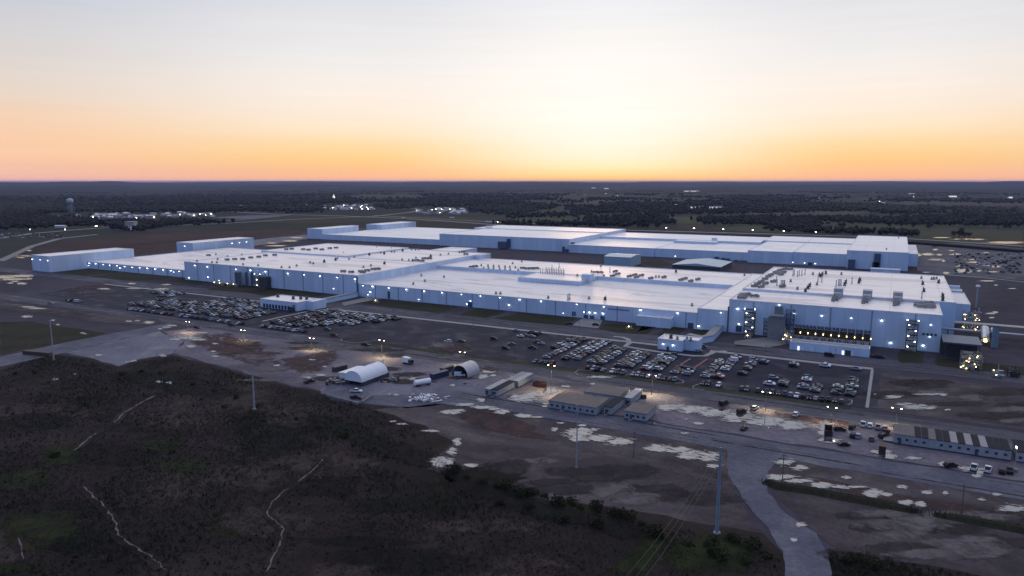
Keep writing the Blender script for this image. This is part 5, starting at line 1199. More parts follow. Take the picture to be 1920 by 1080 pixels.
# left lots: past the three hundred nearest cars, one object
m = MB(); r = random.Random(21)
def mini(m, x, y, rot):
    kind = r.choices(['sedan', 'suv', 'pickup'], [46, 38, 16])[0]; ci = r.choices(range(6), [c[2] for c in COLS])[0]
    b = car_body(kind, False); l, w, prof, (f0, f1, r1, r0), belt, roof = CAR[kind]; wb, wt = w / 2 - .06, w / 2 - .2
    b.add([(f0, -wb, belt), (f0, wb, belt), (r0, wb, belt), (r0, -wb, belt), (f1, -wt, roof - .05), (f1, wt, roof - .05), (r1, wt, roof - .05), (r1, -wt, roof - .05)], [(0, 1, 5, 4), (1, 2, 6, 5), (2, 3, 7, 6), (3, 0, 4, 7)], 6)
    b.box(0, 0, .05, l * .8, w * .9, .4, 6)
    c, s = math.cos(rot), math.sin(rot); o = len(m.v)
    m.v += [(x + a * c - q * s, y + a * s + q * c, z + .2) for a, q, z in b.v]
    for f, mi in zip(b.f, b.m): m.f.append([i + o for i in f]); m.m.append(6 if mi == 1 else (mi if mi == 6 else ci)); m.smooth.append(False)
LR = [(-544, 356, 384), (-528.5, 356, 386), (-512.8, 356, 392), (-497, 356, 416), (-481.5, 356, 416), (-465.8, 356, 413), (-450, 356, 410), (-434, 356, 388), (-418, 356, 388)]
for xc, ya, yb in LR:
    for s in (-1, 1):
        y = ya
        while y < yb:
            if r.random() < .93: mini(m, xc + s * 2.95, y + r.uniform(-.2, .2), r.choice((0, math.pi)))
            y += 2.72
for xc in (-560, -575, -583):
    for s in (-1, 1):
        y = 395 if xc > -570 else 404
        while y < 416:
            if r.random() < .85: mini(m, xc + s * 2.95, y, 0)
            y += 2.72
for xc, la, lb, ra, rb in ((-381.5, 356, 412, 356, 412), (-366, 356, 412, 356, 410), (-350.5, 357, 412, 366, 412), (-335, 372, 413, 378, 414), (-319.5, 392, 414, 404, 414)):
    for s, a, b in ((-1, la, lb), (1, ra, rb)):
        y = a
        while y < b:
            if r.random() < .92: mini(m, xc + s * 2.95, y + r.uniform(-.2, .2), r.choice((0, math.pi)))
            y += 2.72
for x0, x1, yy in ((-527, -476, 343), (-465, -400, 343.5), (-382, -343, 344.5), (-612, -594, 345)):
    x = x0
    while x < x1:
        if r.random() < .93: mini(m, x, yy, R(90))
        x += 2.75
o = m.build('parked_cars', [plain('paint_' + c[0].replace(' ', '_'), c[1][:3], .55, .04, spec=.2) for c in COLS] + [M_GLASS])
tag(o, 'hundreds of tightly parked cars filling the two left car parks', 'cars', kind='stuff')

# ================================================================ LAMP POSTS, POLES, WIRES
LP = [(353, 624, 603, 1), (456, 641, 620, 1), (585, 657, 635, 1), (716, 672, 638, 1), (867, 686, 660, 1), (1033, 735, 685, 1), (1222, 741, 703, 1), (1435, 770, 735, 1), (1558, 796, 768, 1), (1679, 800, 765, 1)]
LW_ = ['beside a puddle at the far left of the yard', 'second from the left on the yard edge', 'on a small lit island third from left', 'between the lit island and the white lorry', 'behind the arch shed', 'beside the dark red skip', 'behind the square tan office', 'by the left end of the verge, above the long puddle', 'in the puddle beside the rust skip', 'at the left end of the striped long office']
def lamp_post(px, py, pyt, lab):
    x, y = at(px, py); h = max(7.5, height_over(px, pyt, x, y))
    t = thing('lamp_post', 'lit lamp post ' + lab, 'lamp post', (x, y, .1), 0, 'lit lamp posts along the yard road'); L = (x, y, .1)
    MB().tube((x, y, .1), (x, y, h), .17, .11, 8).build('pole', M_POLE, t, L)
    for s in (-1, 1):
        MB().tube((x, y, h - .1), (x + s * 1.3, y + .2, h + .1), .07, .06, 6).build('arm', M_POLE, t, L)
        MB().box(x + s * 1.6, y + .25, h - .02, .8, .42, .2).build('lamp_head', M_GREY, t, L)
        MB().box(x + s * 1.6, y + .25, h - .14, .6, .34, .11).build('lens', M_LAMPW, t, L)
        d = bpy.data.lights.new('lamp_light', 'SPOT'); d.energy = 7500 * (h / 9) ** 2; d.color = (1, .78, .40); d.spot_size = R(112); d.spot_blend = .9; d.shadow_soft_size = .25
        lo = bpy.data.objects.new('lamp_light', d); COL.objects.link(lo); lo.parent = t; lo.location = (s * 1.6, .25, h - .4); lo.rotation_euler = (R(-6), R(s * -16), 0)
for (px, py, pyt, on), lab in zip(LP, LW_): lamp_post(px, py, pyt, lab)
UP = [(1188, 859, 808, 'by the big puddle below the site offices'), (1467, 902, 850, 'at the left end of the dark ditch bank'), (1803, 962, 907, 'at the left end of the right ditch bank'), (953, 800, 775, 'on the red clay below the gravel road'), (1413, 660, 648, 'before the left stair tower')]
for px, py, pyt, lab in UP:
    x, y = at(px, py); h = height_over(px, pyt, x, y)
    t = thing('utility_pole', 'thin dark wooden pole standing ' + lab, 'pole', (x, y, .1)); L = t.location
    MB().tube((x, y, .1), (x, y, h), .16, .11, 8).build('pole', M_POLE, t, L); MB().box(x, y, h - .7, 1.8, .14, .16).build('crossarm', M_POLE, t, L)
MP = [(1344, 1000, 838, .58, 'tall blue-grey steel monopole with white base at the edge of the dark field'), (477, 768, 683, .45, 'slim pale steel pole standing on the dark marsh border'), (101, 676, 600, .42, 'slim pale steel pole near left edge by the gravel road'), (1081, 878, 758, .30, 'tall thin grey pole before the red-streaked site office')]
for px, py, pyt, r0, lab in MP:
    x, y = at(px, py); h = height_over(px, pyt, x, y)
    t = thing('steel_pole', lab, 'power pole', (x, y, 0)); L = t.location
    MB().tube((x, y, 0), (x, y, h), r0, r0 * .5, 12).build('shaft', M_MONO if r0 > .5 else M_GALV, t, L)
    MB().tube((x, y, -.1), (x, y, .5), r0 * 1.9, r0 * 1.7, 14).build('base', M_CONC, t, L)
    m = MB(); n = 3
    for k in range(n):
        z = h - .4 - k * 1.6; s = 1 if k % 2 else -1
        m.tube((x, y, z), (x + s * r0 * 2.2, y, z + .2), .06, .05, 5); m.box(x + s * r0 * 2.4, y, z - .1, .18, .18, .6)
    m.build('insulator', M_GREY, t, L)
    if r0 > .5: top = (x, y, h)
CP = [(235, 560, 543), (320, 581, 568), (1646, 612 - 0, 0), ]
for k, (px, py, pyt, lab) in enumerate(((157, 566, 541, 'in the empty dark lot at far left'), (461, 570, 552, 'beside the left car park and the large amenity building'), (1047, 640, 622, 'behind the first double row'), (1086, 623, 605, 'on the far pavement of the right car park'), (1196, 634, 618, 'on the lawn left of the small amenity building'), (1436, 665, 649, 'by the far pavement below the stair tower'), (1565, 672, 655, 'in front of the roller door'), (965, 668, 650, 'on the empty asphalt near the verge'), (888, 614, 595, 'at the pavement below the dock door'), (240, 588, 568, 'between the left road and the single row'))):
    x, y = at(px, py); h = height_over(px, pyt, x, y)
    t = thing('car_park_light', 'thin unlit car park lamp post ' + lab, 'lamp post', (x, y, .15)); L = t.location
    MB().tube((x, y, .15), (x, y, h), .13, .09, 8).build('pole', M_DARK, t, L); MB().box(x, y, h, 1.6, .4, .16).build('lamp_head', M_DARK, t, L); MB().tube((x, y, .1), (x, y, .9), .3, .3, 8).build('footing', M_CONC, t, L)
x, y = at(1902, 884); h = height_over(1900, 838, x, y)
t = thing('light_mast', 'portable mast with one bright lamp by right end of long office', 'light mast', (x, y, .1)); L = t.location
MB().tube((x, y, .8), (x, y, h), .12, .08, 8).build('mast', M_GALV, t, L); MB().box(x, y, .2, 2.0, 1.3, .9).build('generator', M_CONC, t, L); MB().box(x - .2, y - .2, h, .5, .4, .4).build('lamp', M_LAMPW, t, L)
# overhead wires from the tall monopole down towards the near field
def wire(a, b, sag, rad):
    m = MB(); P = [Vector(a).lerp(Vector(b), i / 14) - Vector((0, 0, sag * 4 * (i / 14) * (1 - i / 14))) for i in range(15)]
    for i in range(14): m.tube(P[i], P[i + 1], rad, rad, 5, 0, False)
    return m
M_WIRE = plain('wire_metal', (.14, .15, .11), .5)
for k in range(3):
    ex, ey = at(1120 + 22 * k, 1140, 9)
    o = wire((top[0], top[1], top[2] - .6 - 1.6 * k), (ex, ey, 9), 2.2, .024).build('overhead_wire', M_WIRE)
    tag(o, '%s of three overhead wires dropping from tall blue-grey monopole' % ('topmost', 'middle', 'lowest')[k], 'wire', 'wires from the monopole')

# ================================================================ VEGETATION
def tuft_field(name, regions, n, mats, hrange, seed, label, cat, width=.06, dens_f=None):
    r = random.Random(seed); V, Fs, Ms = [], [], []
    for poly, share in regions:
        xs = [p[0] for p in poly]; ys = [p[1] for p in poly]; k = 0; tries = 0
        while k < n * share and tries < n * 6:
            tries += 1
            x, y = r.uniform(min(xs), max(xs)), r.uniform(min(ys), max(ys))
            if not inside(x, y, poly): continue
            c = math.sin(x * .055 + 1.3 * math.sin(y * .043)) + math.sin(y * .071 + 1.7 * math.sin(x * .037)) + .8 * math.sin(x * .19 + y * .13)
            mi = 0 if c < .2 + r.gauss(0, .7) else 1
            if r.random() < .06: mi = 2
            if r.random() < .25 * (1 + math.sin(x * .11) * math.sin(y * .13)): continue
            k += 1
            h = r.uniform(*hrange) * (1 + .35 * c / 2)
            for b in range(4):
                a = r.uniform(0, 6.28); l = r.uniform(.2, .7) * h; w = width * r.uniform(.7, 1.6); bx_, by_ = x + r.gauss(0, .18), y + r.gauss(0, .18)
                o = len(V); ca, sa = math.cos(a), math.sin(a)
                V.extend([(bx_ - sa * w, by_ + ca * w, .05), (bx_ + sa * w, by_ - ca * w, .05), (bx_ + ca * l * .5 - sa * w * .8, by_ + sa * l * .5 + ca * w * .8, h * .6), (bx_ + ca * l + sa * .02, by_ + sa * l, h * r.uniform(.75, 1))])
                Fs.append((o, o + 1, o + 2)); Fs.append((o + 1, o + 3, o + 2)); Ms += [mi, mi]
    me = bpy.data.meshes.new(name); me.from_pydata(V, [], Fs)
    for mt in mats: me.materials.append(mt)
    me.polygons.foreach_set('material_index', Ms); me.update()
    o = bpy.data.objects.new(name, me); COL.objects.link(o); return tag(o, label, cat, kind='stuff')
near_f = [at(*p) for p in [(-60, 1150), (-60, 860), (300, 800), (620, 850), (1000, 960), (1330, 1000), (1462, 1045), (1470, 1150)]]
mid_f = [at(*p) for p in [(-60, 860), (0, 698), (60, 676), (100, 668), (165, 676), (222, 692), (260, 680), (320, 669), (420, 694), (520, 722), (600, 739), (690, 764), (790, 804), (850, 890), (620, 850), (300, 800)]]
right_f = [at(*p) for p in [(1556, 1036), (1620, 1040), (1800, 1075), (1960, 1110), (1560, 1130)]]
tuft_field('marsh_grass', [(near_f, .55), (mid_f, .40), (right_f, .05)], 30000, [M_GRASS_D, M_GRASS_G, M_GRASS_S], (.25, 1.0), 5, 'dark brown and green weeds covering the near field', 'grass', .07)
tuft_field('scrub', [(near_f, .5), (mid_f, .5)], 700, [M_GRASS_G, M_GRASS_D, M_GRASS_D], (.8, 1.9), 15, 'scattered taller scrub rising out of the near field', 'scrub', .16)
dirt_f = [at(*p) for p in [(880, 860), (1000, 800), (1370, 880), (1400, 970), (1300, 975), (1000, 925)]]
dirt_g = [at(*p) for p in [(1450, 900), (1900, 960), (1900, 1060), (1600, 1030)]]
tuft_field('dry_grass', [(dirt_f, .6), (dirt_g, .4)], 3500, [M_GRASS_S, M_GRASS_D, M_GRASS_D], (.12, .4), 6, 'sparse dry grass on the bare brown ground', 'grass', .05)
def leaf_cloud(m, cx, cy, cz, rx, ry, rz, n, s, r, mi=0):
    for _ in range(n):
        while True:
            a, b, c = r.uniform(-1, 1), r.uniform(-1, 1), r.uniform(-1, 1); q = a * a + b * b + c * c
            if .25 < q < 1: break
        x, y, z = cx + a * rx, cy + b * ry, cz + c * rz
        u = Vector((r.gauss(0, 1), r.gauss(0, 1), r.gauss(0, 1))).normalized(); v = u.orthogonal().normalized(); w = u.cross(v); k = s * r.uniform(.6, 1.4)
        P = Vector((x, y, z)); m.add([tuple(P + v * k), tuple(P + w * k * .7), tuple(P - v * k), tuple(P - w * k * .7)], [(0, 1, 2, 3)], mi)
def make_bush(seed, R_):
    r = random.Random(seed); m = MB()
    for k in range(5):
        a = r.uniform(0, 6.28); leaf_cloud(m, math.cos(a) * R_ * .5, math.sin(a) * R_ * .5, R_ * r.uniform(.35, .75), R_ * .6, R_ * .6, R_ * .5, 70, R_ * .12, r)
    o = m.build('bush', M_BUSH); s = MB()
    for k in range(4):
        a = r.uniform(0, 6.28); s.tube((0, 0, 0), (math.cos(a) * R_ * .5, math.sin(a) * R_ * .5, R_ * .8), .05, .02, 5, 0, False)
    s.build('stems', M_BARK, o); return o
BP = [make_bush(i, 1.9) for i in range(4)]; bused = set()
hedge = [(850, 885), (880, 897), (905, 905), (930, 915), (955, 918), (975, 926), (1000, 930), (1020, 935), (1045, 945), (1070, 948), (1095, 955), (1120, 958), (1150, 968), (1180, 975), (1205, 985), (1230, 1005), (1250, 1010), (1290, 1020), (1330, 1020), (1380, 1015), (1410, 1030), (1345, 1045), (1400, 1060), (1440, 1050), (1120, 985), (1060, 975), (990, 955), (940, 945), (700, 842), (640, 822), (600, 802), (560, 790), (530, 775), (480, 765), (440, 750), (400, 735), (360, 720), (330, 722), (300, 705), (270, 700), (230, 706), (100, 855), (60, 700), (25, 705), (380, 748), (420, 765), (1640, 1062), (1590, 1052)]
rb_ = random.Random(9)
for i, (px, py) in enumerate(hedge):
    k = i % 4; x, y = at(px + rb_.uniform(-5, 5), py + rb_.uniform(-3, 3))
    if k not in bused: o = BP[k]; bused.add(k); o.location = (x, y, 0)
    else: o = dup(BP[k], (x, y, 0))
    o.rotation_euler = (0, 0, rb_.uniform(0, 6.28)); s = rb_.uniform(.5, 1.35) * (1 if i < 28 else .7); o.scale = (s * 1.2, s * 1.2, s)
    tag(o, 'dark %s bush, %s along the overgrown border of the near field' % (('low', 'olive', 'rounded', 'spreading')[k], ('right part' if px > 1100 else 'middle part' if px > 650 else 'left part')), 'bush', 'bushes along the field border')
# vegetated ditch banks on the right
def bank(label, px, h, seed):
    pts = [at(*p) for p in px]; r = random.Random(seed); m = MB(); V = []; n = len(pts)
    for i in range(n):
        p, q = pts[max(0, i - 1)], pts[min(n - 1, i + 1)]; L = math.hypot(q[0] - p[0], q[1] - p[1]); nx, ny = -(q[1] - p[1]) / L, (q[0] - p[0]) / L
        e = .3 if i in (0, n - 1) else 1
        for o, z in ((-2.6, 0), (-1.2, h * .8), (0, h), (1.3, h * .7), (2.6, 0)): V.append((pts[i][0] + nx * o * (e * .5 + .5), pts[i][1] + ny * o * (e * .5 + .5), .1 + z * e * r.uniform(.8, 1.1)))
    m.add(V, [(i * 5 + j, i * 5 + j + 1, (i + 1) * 5 + j + 1, (i + 1) * 5 + j) for i in range(n - 1) for j in range(4)], 0)
    for i in range(n - 1):
        for k in range(90):
            t = r.random(); x = pts[i][0] + (pts[i + 1][0] - pts[i][0]) * t + r.gauss(0, 1); y = pts[i][1] + (pts[i + 1][1] - pts[i][1]) * t + r.gauss(0, 1); hh = h * .7 + r.uniform(.2, .9); a = r.uniform(0, 6.28)
            m.add([(x - .12, y, h * .3), (x + .12, y + .05, h * .3), (x + .3 * math.cos(a), y + .3 * math.sin(a), hh)], [(0, 1, 2)], 1)
    o = m.build('ditch_bank', [M_LAWN, M_GRASS_G]); tag(o, kind='structure')
bank('', [(1432, 905), (1460, 914), (1520, 922), (1580, 934), (1640, 945), (1700, 957), (1715, 962)], 1.6, 1)
bank('', [(1748, 966), (1800, 974), (1860, 985), (1920, 996), (1990, 1010)], 1.6, 2)
# far woods: one canopy of thousands of crowns
ICO = [(0, 0, -1), (.72, -.53, -.45), (-.28, -.85, -.45), (-.89, 0, -.45), (-.28, .85, -.45), (.72, .53, -.45), (.28, -.85, .45), (-.72, -.53, .45), (-.72, .53, .45), (.28, .85, .45), (.89, 0, .45), (0, 0, 1)]
ICF = [(0, 1, 2), (1, 0, 5), (0, 2, 3), (0, 3, 4), (0, 4, 5), (1, 5, 10), (2, 1, 6), (3, 2, 7), (4, 3, 8), (5, 4, 9), (1, 10, 6), (2, 6, 7), (3, 7, 8), (4, 8, 9), (5, 9, 10), (6, 10, 11), (7, 6, 11), (8, 7, 11), (9, 8, 11), (10, 9, 11)]
def woods(label, polys, holes, per, seed):
    r = random.Random(seed); V, Fs, Ms = [], [], []
    for P in polys:
        xs = [p[0] for p in P]; ys = [p[1] for p in P]
        for _ in range(int((max(xs) - min(xs)) * (max(ys) - min(ys)) / per)):
            px, py = r.uniform(min(xs), max(xs)), r.uniform(min(ys), max(ys))
            if not inside(px, py, P) or any(inside(px, py, h) for h in holes): continue
            jx, jy = px + r.gauss(0, 7), max(348.5, py + r.gauss(0, 1.3))
            x, y = at(jx, jy); D = math.hypot(x, y)
            if math.sin(x * .006 + 1.7 * math.sin(y * .0043)) + math.sin(y * .0051 + 2.1 * math.sin(x * .0037)) + r.gauss(0, .35) < (-1.25 if seed == 31 else -.75): continue
            rad = max(4.2, .0021 * D) * r.uniform(.6, 1.5); h = r.uniform(6, 13.5); mi = 0 if math.sin(x * .004 + 2 * math.sin(y * .003)) + r.gauss(0, .5) > 0 else 1
            o = len(V); sz = h * .5
            for a, b, c in ICO:
                j = r.uniform(.72, 1.25); V.append((x + a * rad * j, y + b * rad * j, sz * (1 + c * j)))
            Fs += [(o + i, o + j, o + k) for i, j, k in ICF]; Ms += [2 if math.sin(x * .0019 + 1.1) * math.sin(y * .0027 + x * .0006) + r.gauss(0, .25) > .45 else mi] * 20
    me = bpy.data.meshes.new('woods'); me.from_pydata(V, [], Fs)
    me.materials.append(M_WOOD); me.materials.append(leaf_mat('wood_leaves_brown', (.014, .012, .011), (.030, .025, .023)))
    me.materials.append(leaf_mat('wood_leaves_pale', (.022, .026, .018), (.046, .046, .034)))
    me.polygons.foreach_set('material_index', Ms); me.update()
    o = bpy.data.objects.new('woods', me); COL.objects.link(o); return tag(o, label, 'woods', kind='stuff')
HOLES = [[(165, 399), (505, 396), (560, 403), (520, 416), (165, 416)], [(606, 382), (705, 382), (720, 398), (606, 398)], [(770, 386), (885, 388), (885, 408), (770, 406)], [(120, 384), (146, 384), (146, 401), (120, 401)], [(640, 366), (780, 362), (800, 372), (660, 372)], [(200, 362), (330, 358), (350, 366), (240, 368)], [(430, 395), (700, 400), (900, 412), (1000, 422), (1000, 430), (430, 420)]]
woods('dark far woods covering the plain behind the left of the plant', [[(-60, 352), (480, 349), (960, 350), (1110, 358), (1010, 372), (1090, 378), (960, 404), (850, 394), (745, 392), (690, 386), (560, 400), (420, 396), (300, 412), (160, 412), (205, 420), (100, 425), (-60, 432)], [(300, 410), (470, 402), (500, 412), (300, 424)], [(200, 426), (236, 412), (310, 424), (250, 433)]], HOLES, 2.9, 31)
woods('dark far hedgerows and woods between the fields on the right', [[(1090, 358), (1440, 351), (1980, 354), (1980, 364), (1700, 368), (1440, 362), (1200, 366)], [(1060, 383), (1440, 376), (1560, 380), (1480, 392), (1200, 396), (1080, 402)], [(1095, 412), (1232, 402), (1262, 418), (1224, 427), (1100, 423)], [(1440, 384), (1500, 378), (1640, 380), (1640, 394), (1560, 398), (1440, 400)], [(1640, 388), (1760, 388), (1764, 399), (1640, 402)], [(1540, 406), (1640, 402), (1760, 408), (1980, 410), (1980, 424), (1650, 420), (1560, 416)], [(1440, 408), (1528, 408), (1534, 430), (1440, 429)], [(1300, 412), (1440, 408), (1436, 420), (1330, 420)], [(1780, 390), (1980, 392), (1980, 400), (1800, 398)], [(1250, 370), (1440, 366), (1600, 371), (1440, 378)], [(1430, 432), (1560, 434), (1720, 439), (1720, 441), (1560, 437)], [(1100, 372), (1300, 369), (1300, 374), (1100, 376)], [(1640, 373), (1980, 376), (1980, 381), (1640, 377)], [(1180, 396), (1440, 394), (1440, 399), (1180, 402)], [(1780, 402), (1980, 404), (1980, 407), (1780, 406)], [(960, 404), (1100, 402), (1100, 405), (960, 408)], [(940, 420), (1090, 421), (1090, 423), (940, 423)]], [[(1286, 385), (1368, 385), (1368, 393), (1286, 393)]], 3.4, 32)
def make_tree(seed):
    r = random.Random(seed); c = MB(); t = MB(); H = 9.0
    t.tube((0, 0, 0), (0, 0, H * .55), .35, .2, 8)
    for k in range(9):
        a = k * .7 + r.uniform(-.3, .3); d = r.uniform(.8, 2.8); z = H * r.uniform(.42, .9)
        t.tube((0, 0, H * r.uniform(.25, .5)), (d * math.cos(a), d * math.sin(a), z), .13, .04, 5, 0, False)
        leaf_cloud(c, d * math.cos(a), d * math.sin(a), z, 1.7, 1.7, 1.4, 55, .34, r)
    o = c.build('tree_crown', M_WOOD); tr = t.build('trunk', M_BARK)
    root = thing('field_tree', 'tree', 'tree'); o.parent = root; tr.parent = root; o.name = 'crown'; return root
TP = [make_tree(i) for i in range(3)]; tused = set()
TREES = [(1788, 446, 'dark clump beside the far puddles'), (1798, 447, 'dark clump beside the far puddles'), (1808, 447, 'dark clump beside the far puddles'), (1817, 446, 'dark clump beside the far puddles'), (1803, 442, 'dark clump beside the far puddles'),
         (1575, 428, 'beside the small far pond'), (1582, 428, 'beside the small far pond'), (1845, 428, 'alone on the far pasture'), (1667, 427, 'hedge trees above the far tall hall'), (1712, 429, 'hedge trees above the far tall hall'), (1690, 428, 'hedge trees above the far tall hall'), (1740, 431, 'hedge trees above the far tall hall'), (1884, 431, 'right of the far pond'), (1892, 431, 'right of the far pond'),
         (212, 433, 'before the far town at the left'), (226, 433, 'before the far town at the left'), (238, 428, 'before the far town at the left'), (278, 426, 'before the far town at the left'), (292, 425, 'before the far town at the left'), (190, 424, 'behind the small white house'), (128, 424, 'behind the small white house'), (140, 422, 'behind the small white house'), (1230, 430, 'hedge behind the roof of the farther factory'), (1205, 427, 'hedge behind the roof of the farther factory'), (1160, 424, 'hedge behind the roof of the farther factory')]
rt_ = random.Random(5)
for i, (px, py, lab) in enumerate(TREES):
    k = i % 3; x, y = at(px, py)
    if k not in tused: o = TP[k]; tused.add(k)
    else: o = dup(TP[k], (0, 0, 0))
    s = rt_.uniform(1.2, 1.7); o.location = (x, y, 0); o.rotation_euler = (0, 0, rt_.uniform(0, 6)); o.scale = (s, s, s)
    tag(o, 'dark leafy tree ' + lab, 'tree', 'trees ' + lab)

# ================================================================ FAR TOWN, TOWERS
M_TOWN = [plain('far_wall_white', (.55, .56, .60), .6), plain('far_wall_grey', (.32, .33, .36), .6), plain('far_wall_tan', (.38, .33, .29), .6)]
M_TROOF = [plain('far_roof_grey', (.30, .31, .34), .6), plain('far_roof_white', (.62, .63, .66), .5), plain('far_roof_brown', (.14, .11, .10), .7)]
rh = random.Random(12); hn = 0
TOWN = [((170, 402), (300, 411), 34, 'in the left far town'), ((300, 399), (402, 408), 20, 'in the middle of the left far town'), ((618, 386), (700, 394), 34, 'in the far town below the lit spire'), ((782, 392), (876, 403), 34, 'in the far housing estate before the woods'), ((1108, 408), (1125, 412), 3, 'at the farm behind the farther factory'), ((1010, 352), (1440, 372), 16, 'scattered over the far plain at centre'), ((1450, 357), (1910, 384), 14, 'scattered over the far plain at right'), ((480, 378), (620, 392), 8, 'in the woods left of the lit spire'), ((20, 405), (150, 424), 8, 'among the trees at far left')]
for (a, b), (c, d), n, where in TOWN:
    for k in range(n):
        px, py = rh.uniform(a, c), rh.uniform(b, d); x, y = at(px, py)
        big = rh.random() < .22 and n > 10; w, l, h = (rh.uniform(22, 44), rh.uniform(14, 22), rh.uniform(4, 7)) if big else (rh.uniform(9, 16), rh.uniform(8, 12), rh.uniform(3, 5.5))
        ci, ri = rh.choices((0, 1, 2), (6, 3, 2))[0], rh.choices((0, 1, 2), (4, 5, 3))[0]
        t = thing('house' if not big else 'store_building', '%s %s with %s roof %s' % (('white', 'grey', 'tan')[ci], 'small far house' if not big else 'long far building', ('grey', 'pale', 'brown')[ri], where), 'house' if not big else 'building', (x, y, 0), rh.choice((0, R(90))) + rh.uniform(-.4, .4), 'far buildings ' + where)
        MB().bx(-w / 2, w / 2, -l / 2, l / 2, 0, h).build('wall', M_TOWN[ci], t)
        m = MB(); m.extrude_x([(-l / 2 - .4, h + .02), (l / 2 + .4, h + .02), (0, h + (2.6 if not big else 1.2))], -w / 2 - .4, w / 2 + .4); m.build('roof', M_TROOF[ri], t)
        if rh.random() < (.3 if n > 16 else .5): MB().box(0, -l / 2 - .4, h * .6, 1.6, .4, 1.2).build('lamp', M_LAMPW, t)
for px, py, w, lab, lit in ((1321, 391, 62, 'very long lit white building far off on the plain', 1), (1130, 387, 26, 'long pinkish lit building far behind the factory', 1), (1202, 402.5, 20, 'long low yellow-lit building far behind the factory', 1), (1297, 360.5, 26, 'long lit shed near the horizon', 1), (1270, 357.5, 8, 'short lit shed near the horizon', 1), (1710, 366, 9, 'small bright shed on the far plain at right', 1), (1787, 370, 12, 'long bright shed on the far plain at right', 1), (111, 427, 15, 'small white house by the far left road', 0), (1220, 413, 9, 'pale barn among the trees behind the farther factory', 0), (1398, 413, 9, 'greenish roofed barn on the far pasture', 0), (1270, 386, 14, 'pale farm sheds left of the long lit building', 0), (1137, 355.5, 8, 'tiny lit shed on the horizon', 1), (1113, 354.5, 7, 'another tiny lit shed close to the horizon', 1), (452, 388, 18, 'pale long barn in the woods left of centre', 0), (1895, 372, 6, 'tiny bright shed far right on the plain', 1)):
    x, y = at(px, py); D = math.hypot(x, y); W = w * D / F_PX * 1.0; hh = max(4, 2.2 * D / F_PX)
    t = thing('farm_building', lab, 'building', (x, y, 0), YAW); L = W
    MB().bx(-W / 2, W / 2, 0, W * .25 + 6, 0, hh).build('wall', M_TOWN[0], t)
    m = MB(); m.extrude_x([(-.6, hh + .05), (W * .25 + 6.6, hh + .05), (W * .12 + 3, hh + hh * .35)], -W / 2 - .5, W / 2 + .5); m.build('roof', M_TROOF[1], t)
    if lit: MB().bx(-W / 2 + .5, W / 2 - .5, -.4, -.05, hh * .25, hh * .8).build('lit_windows', M_FARLIT, t)
x, y = at(243, 432); t = thing('hotel', 'pale square tall building at edge of left far trees', 'building', (x, y, 0), YAW); MB().bx(-9, 9, 0, 16, 0, 17).build('wall', M_TOWN[1], t); MB().bx(-9.4, 9.4, -.4, 16.4, 17, 18).build('roof', M_TROOF[0], t); MB().bx(7, 11, -2.4, -1, 1, 3.4).build('lamp', M_LAMPW, t)
x, y = at(133, 398); h = height_over(133, 372, x, y); t = thing('water_tower', 'pale blue water tower rising from the far woods at left', 'water tower', (x, y, 0)); s = h / 46
MB().tube((0, 0, h - 12 * s), (0, 0, h - 3 * s), 9.5 * s, 9.5 * s, 20).tube((0, 0, h - 3 * s), (0, 0, h), 9.5 * s, 3 * s, 20).tube((0, 0, h - 16 * s), (0, 0, h - 12 * s), 5 * s, 9.5 * s, 20).build('tank', plain('pale_tank', (.42, .52, .60), .45), t)
for k in range(6):
    a = k * math.pi / 3; MB().tube((10 * s * math.cos(a), 10 * s * math.sin(a), 0), (8.2 * s * math.cos(a), 8.2 * s * math.sin(a), h - 11 * s), 1.0 * s, .9 * s, 8).build('leg', M_MONO, t)
MB().tube((0, 0, 0), (0, 0, h - 14 * s), 2.6 * s, 2.6 * s, 10).build('riser', M_MONO, t)
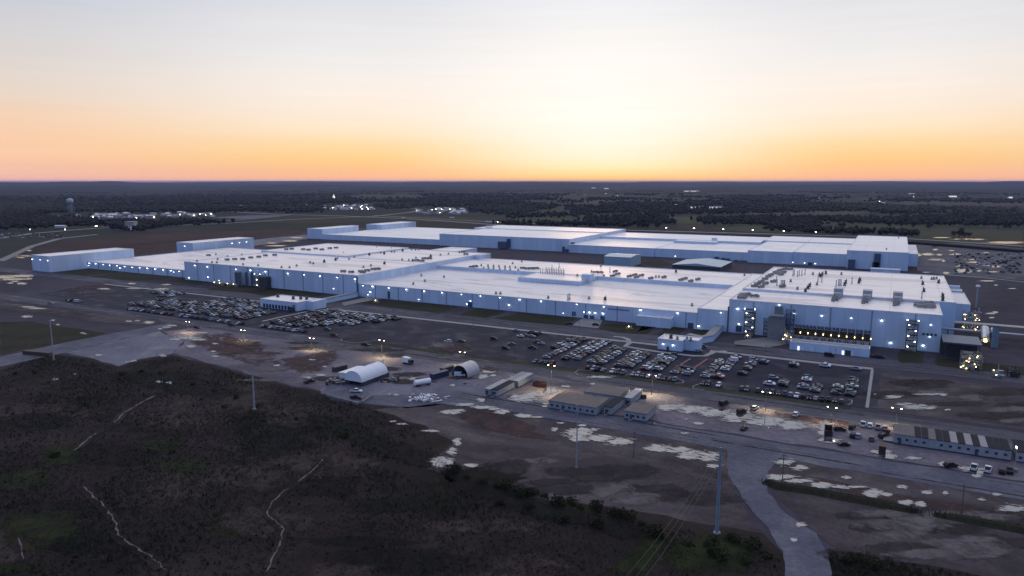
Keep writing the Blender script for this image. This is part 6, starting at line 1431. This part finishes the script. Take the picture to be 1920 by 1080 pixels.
x, y = at(626, 374); h = height_over(626, 364, x, y); t = thing('lit_spire', 'small floodlit white spire above the far town', 'church spire', (x, y, 0))
MB().box(0, 0, 0, 9, 9, h * .55).build('tower_base', M_FARLIT, t); MB().tube((0, 0, h * .55), (0, 0, h), 4.2, .3, 8).build('spire', M_FARLIT, t)  # floodlight on base and spire is put in as glow of their own surfaces
for k, (px, py) in enumerate(((1249, 433.5), (1301, 434.8), (1356, 436.5), (1411, 438.5), (1469, 440.5), (1529, 442.5), (933, 422), (182, 430), (123, 437), (57, 437), (252, 428.5), (180, 430.5))):
    x, y = at(px, py); t = thing('road_lamp', '%s bright lamp from the %s along the far road' % (ORD[k if k < 6 else k - 6], 'left, behind the farther factory roof,' if k < 6 else 'right, left of the farther factory,'), 'lamp post', (x, y, 0), 0, 'bright lamps along the far roads')
    MB().tube((0, 0, 0), (0, 0, 7), .2, .12, 6).build('pole', M_GREY, t); MB().box(0, -.2, 6.8, 1.6, .6, .8).build('lamp', M_LAMPW, t)
r = random.Random(2); m = MB()
for k in range(60):
    x, y = at(r.uniform(0, 120), r.uniform(438, 446)); mini(m, x, y, r.uniform(0, 3))
for k in range(110):
    x, y = at(r.uniform(1790, 1915), r.uniform(476, 514)); mini(m, x, y, r.choice((0, 1.57)))
o = m.build('traffic', [MATS['paint_' + c[0].replace(' ', '_')] for c in COLS] + [M_GLASS]); tag(o, 'far loose vehicles along the left road and in far right lot', 'cars', kind='stuff')

# ================================================================ HAZE
hz = MB().bx(-52000, 52000, -3000, 52000, -3, 122).build('haze', [])
hm = bpy.data.materials.new('haze_air'); hm.use_nodes = True; nt = hm.node_tree; nt.nodes.clear()
ho = nt.nodes.new('ShaderNodeOutputMaterial'); hv = nt.nodes.new('ShaderNodeVolumePrincipled')
hv.inputs['Color'].default_value = (.42, .52, .92, 1); hv.inputs['Density'].default_value = 2.8e-5; hv.inputs['Anisotropy'].default_value = 0.0
nt.links.new(hv.outputs[0], ho.inputs['Volume']); hz.data.materials.append(hm); tag(hz, kind='stuff')
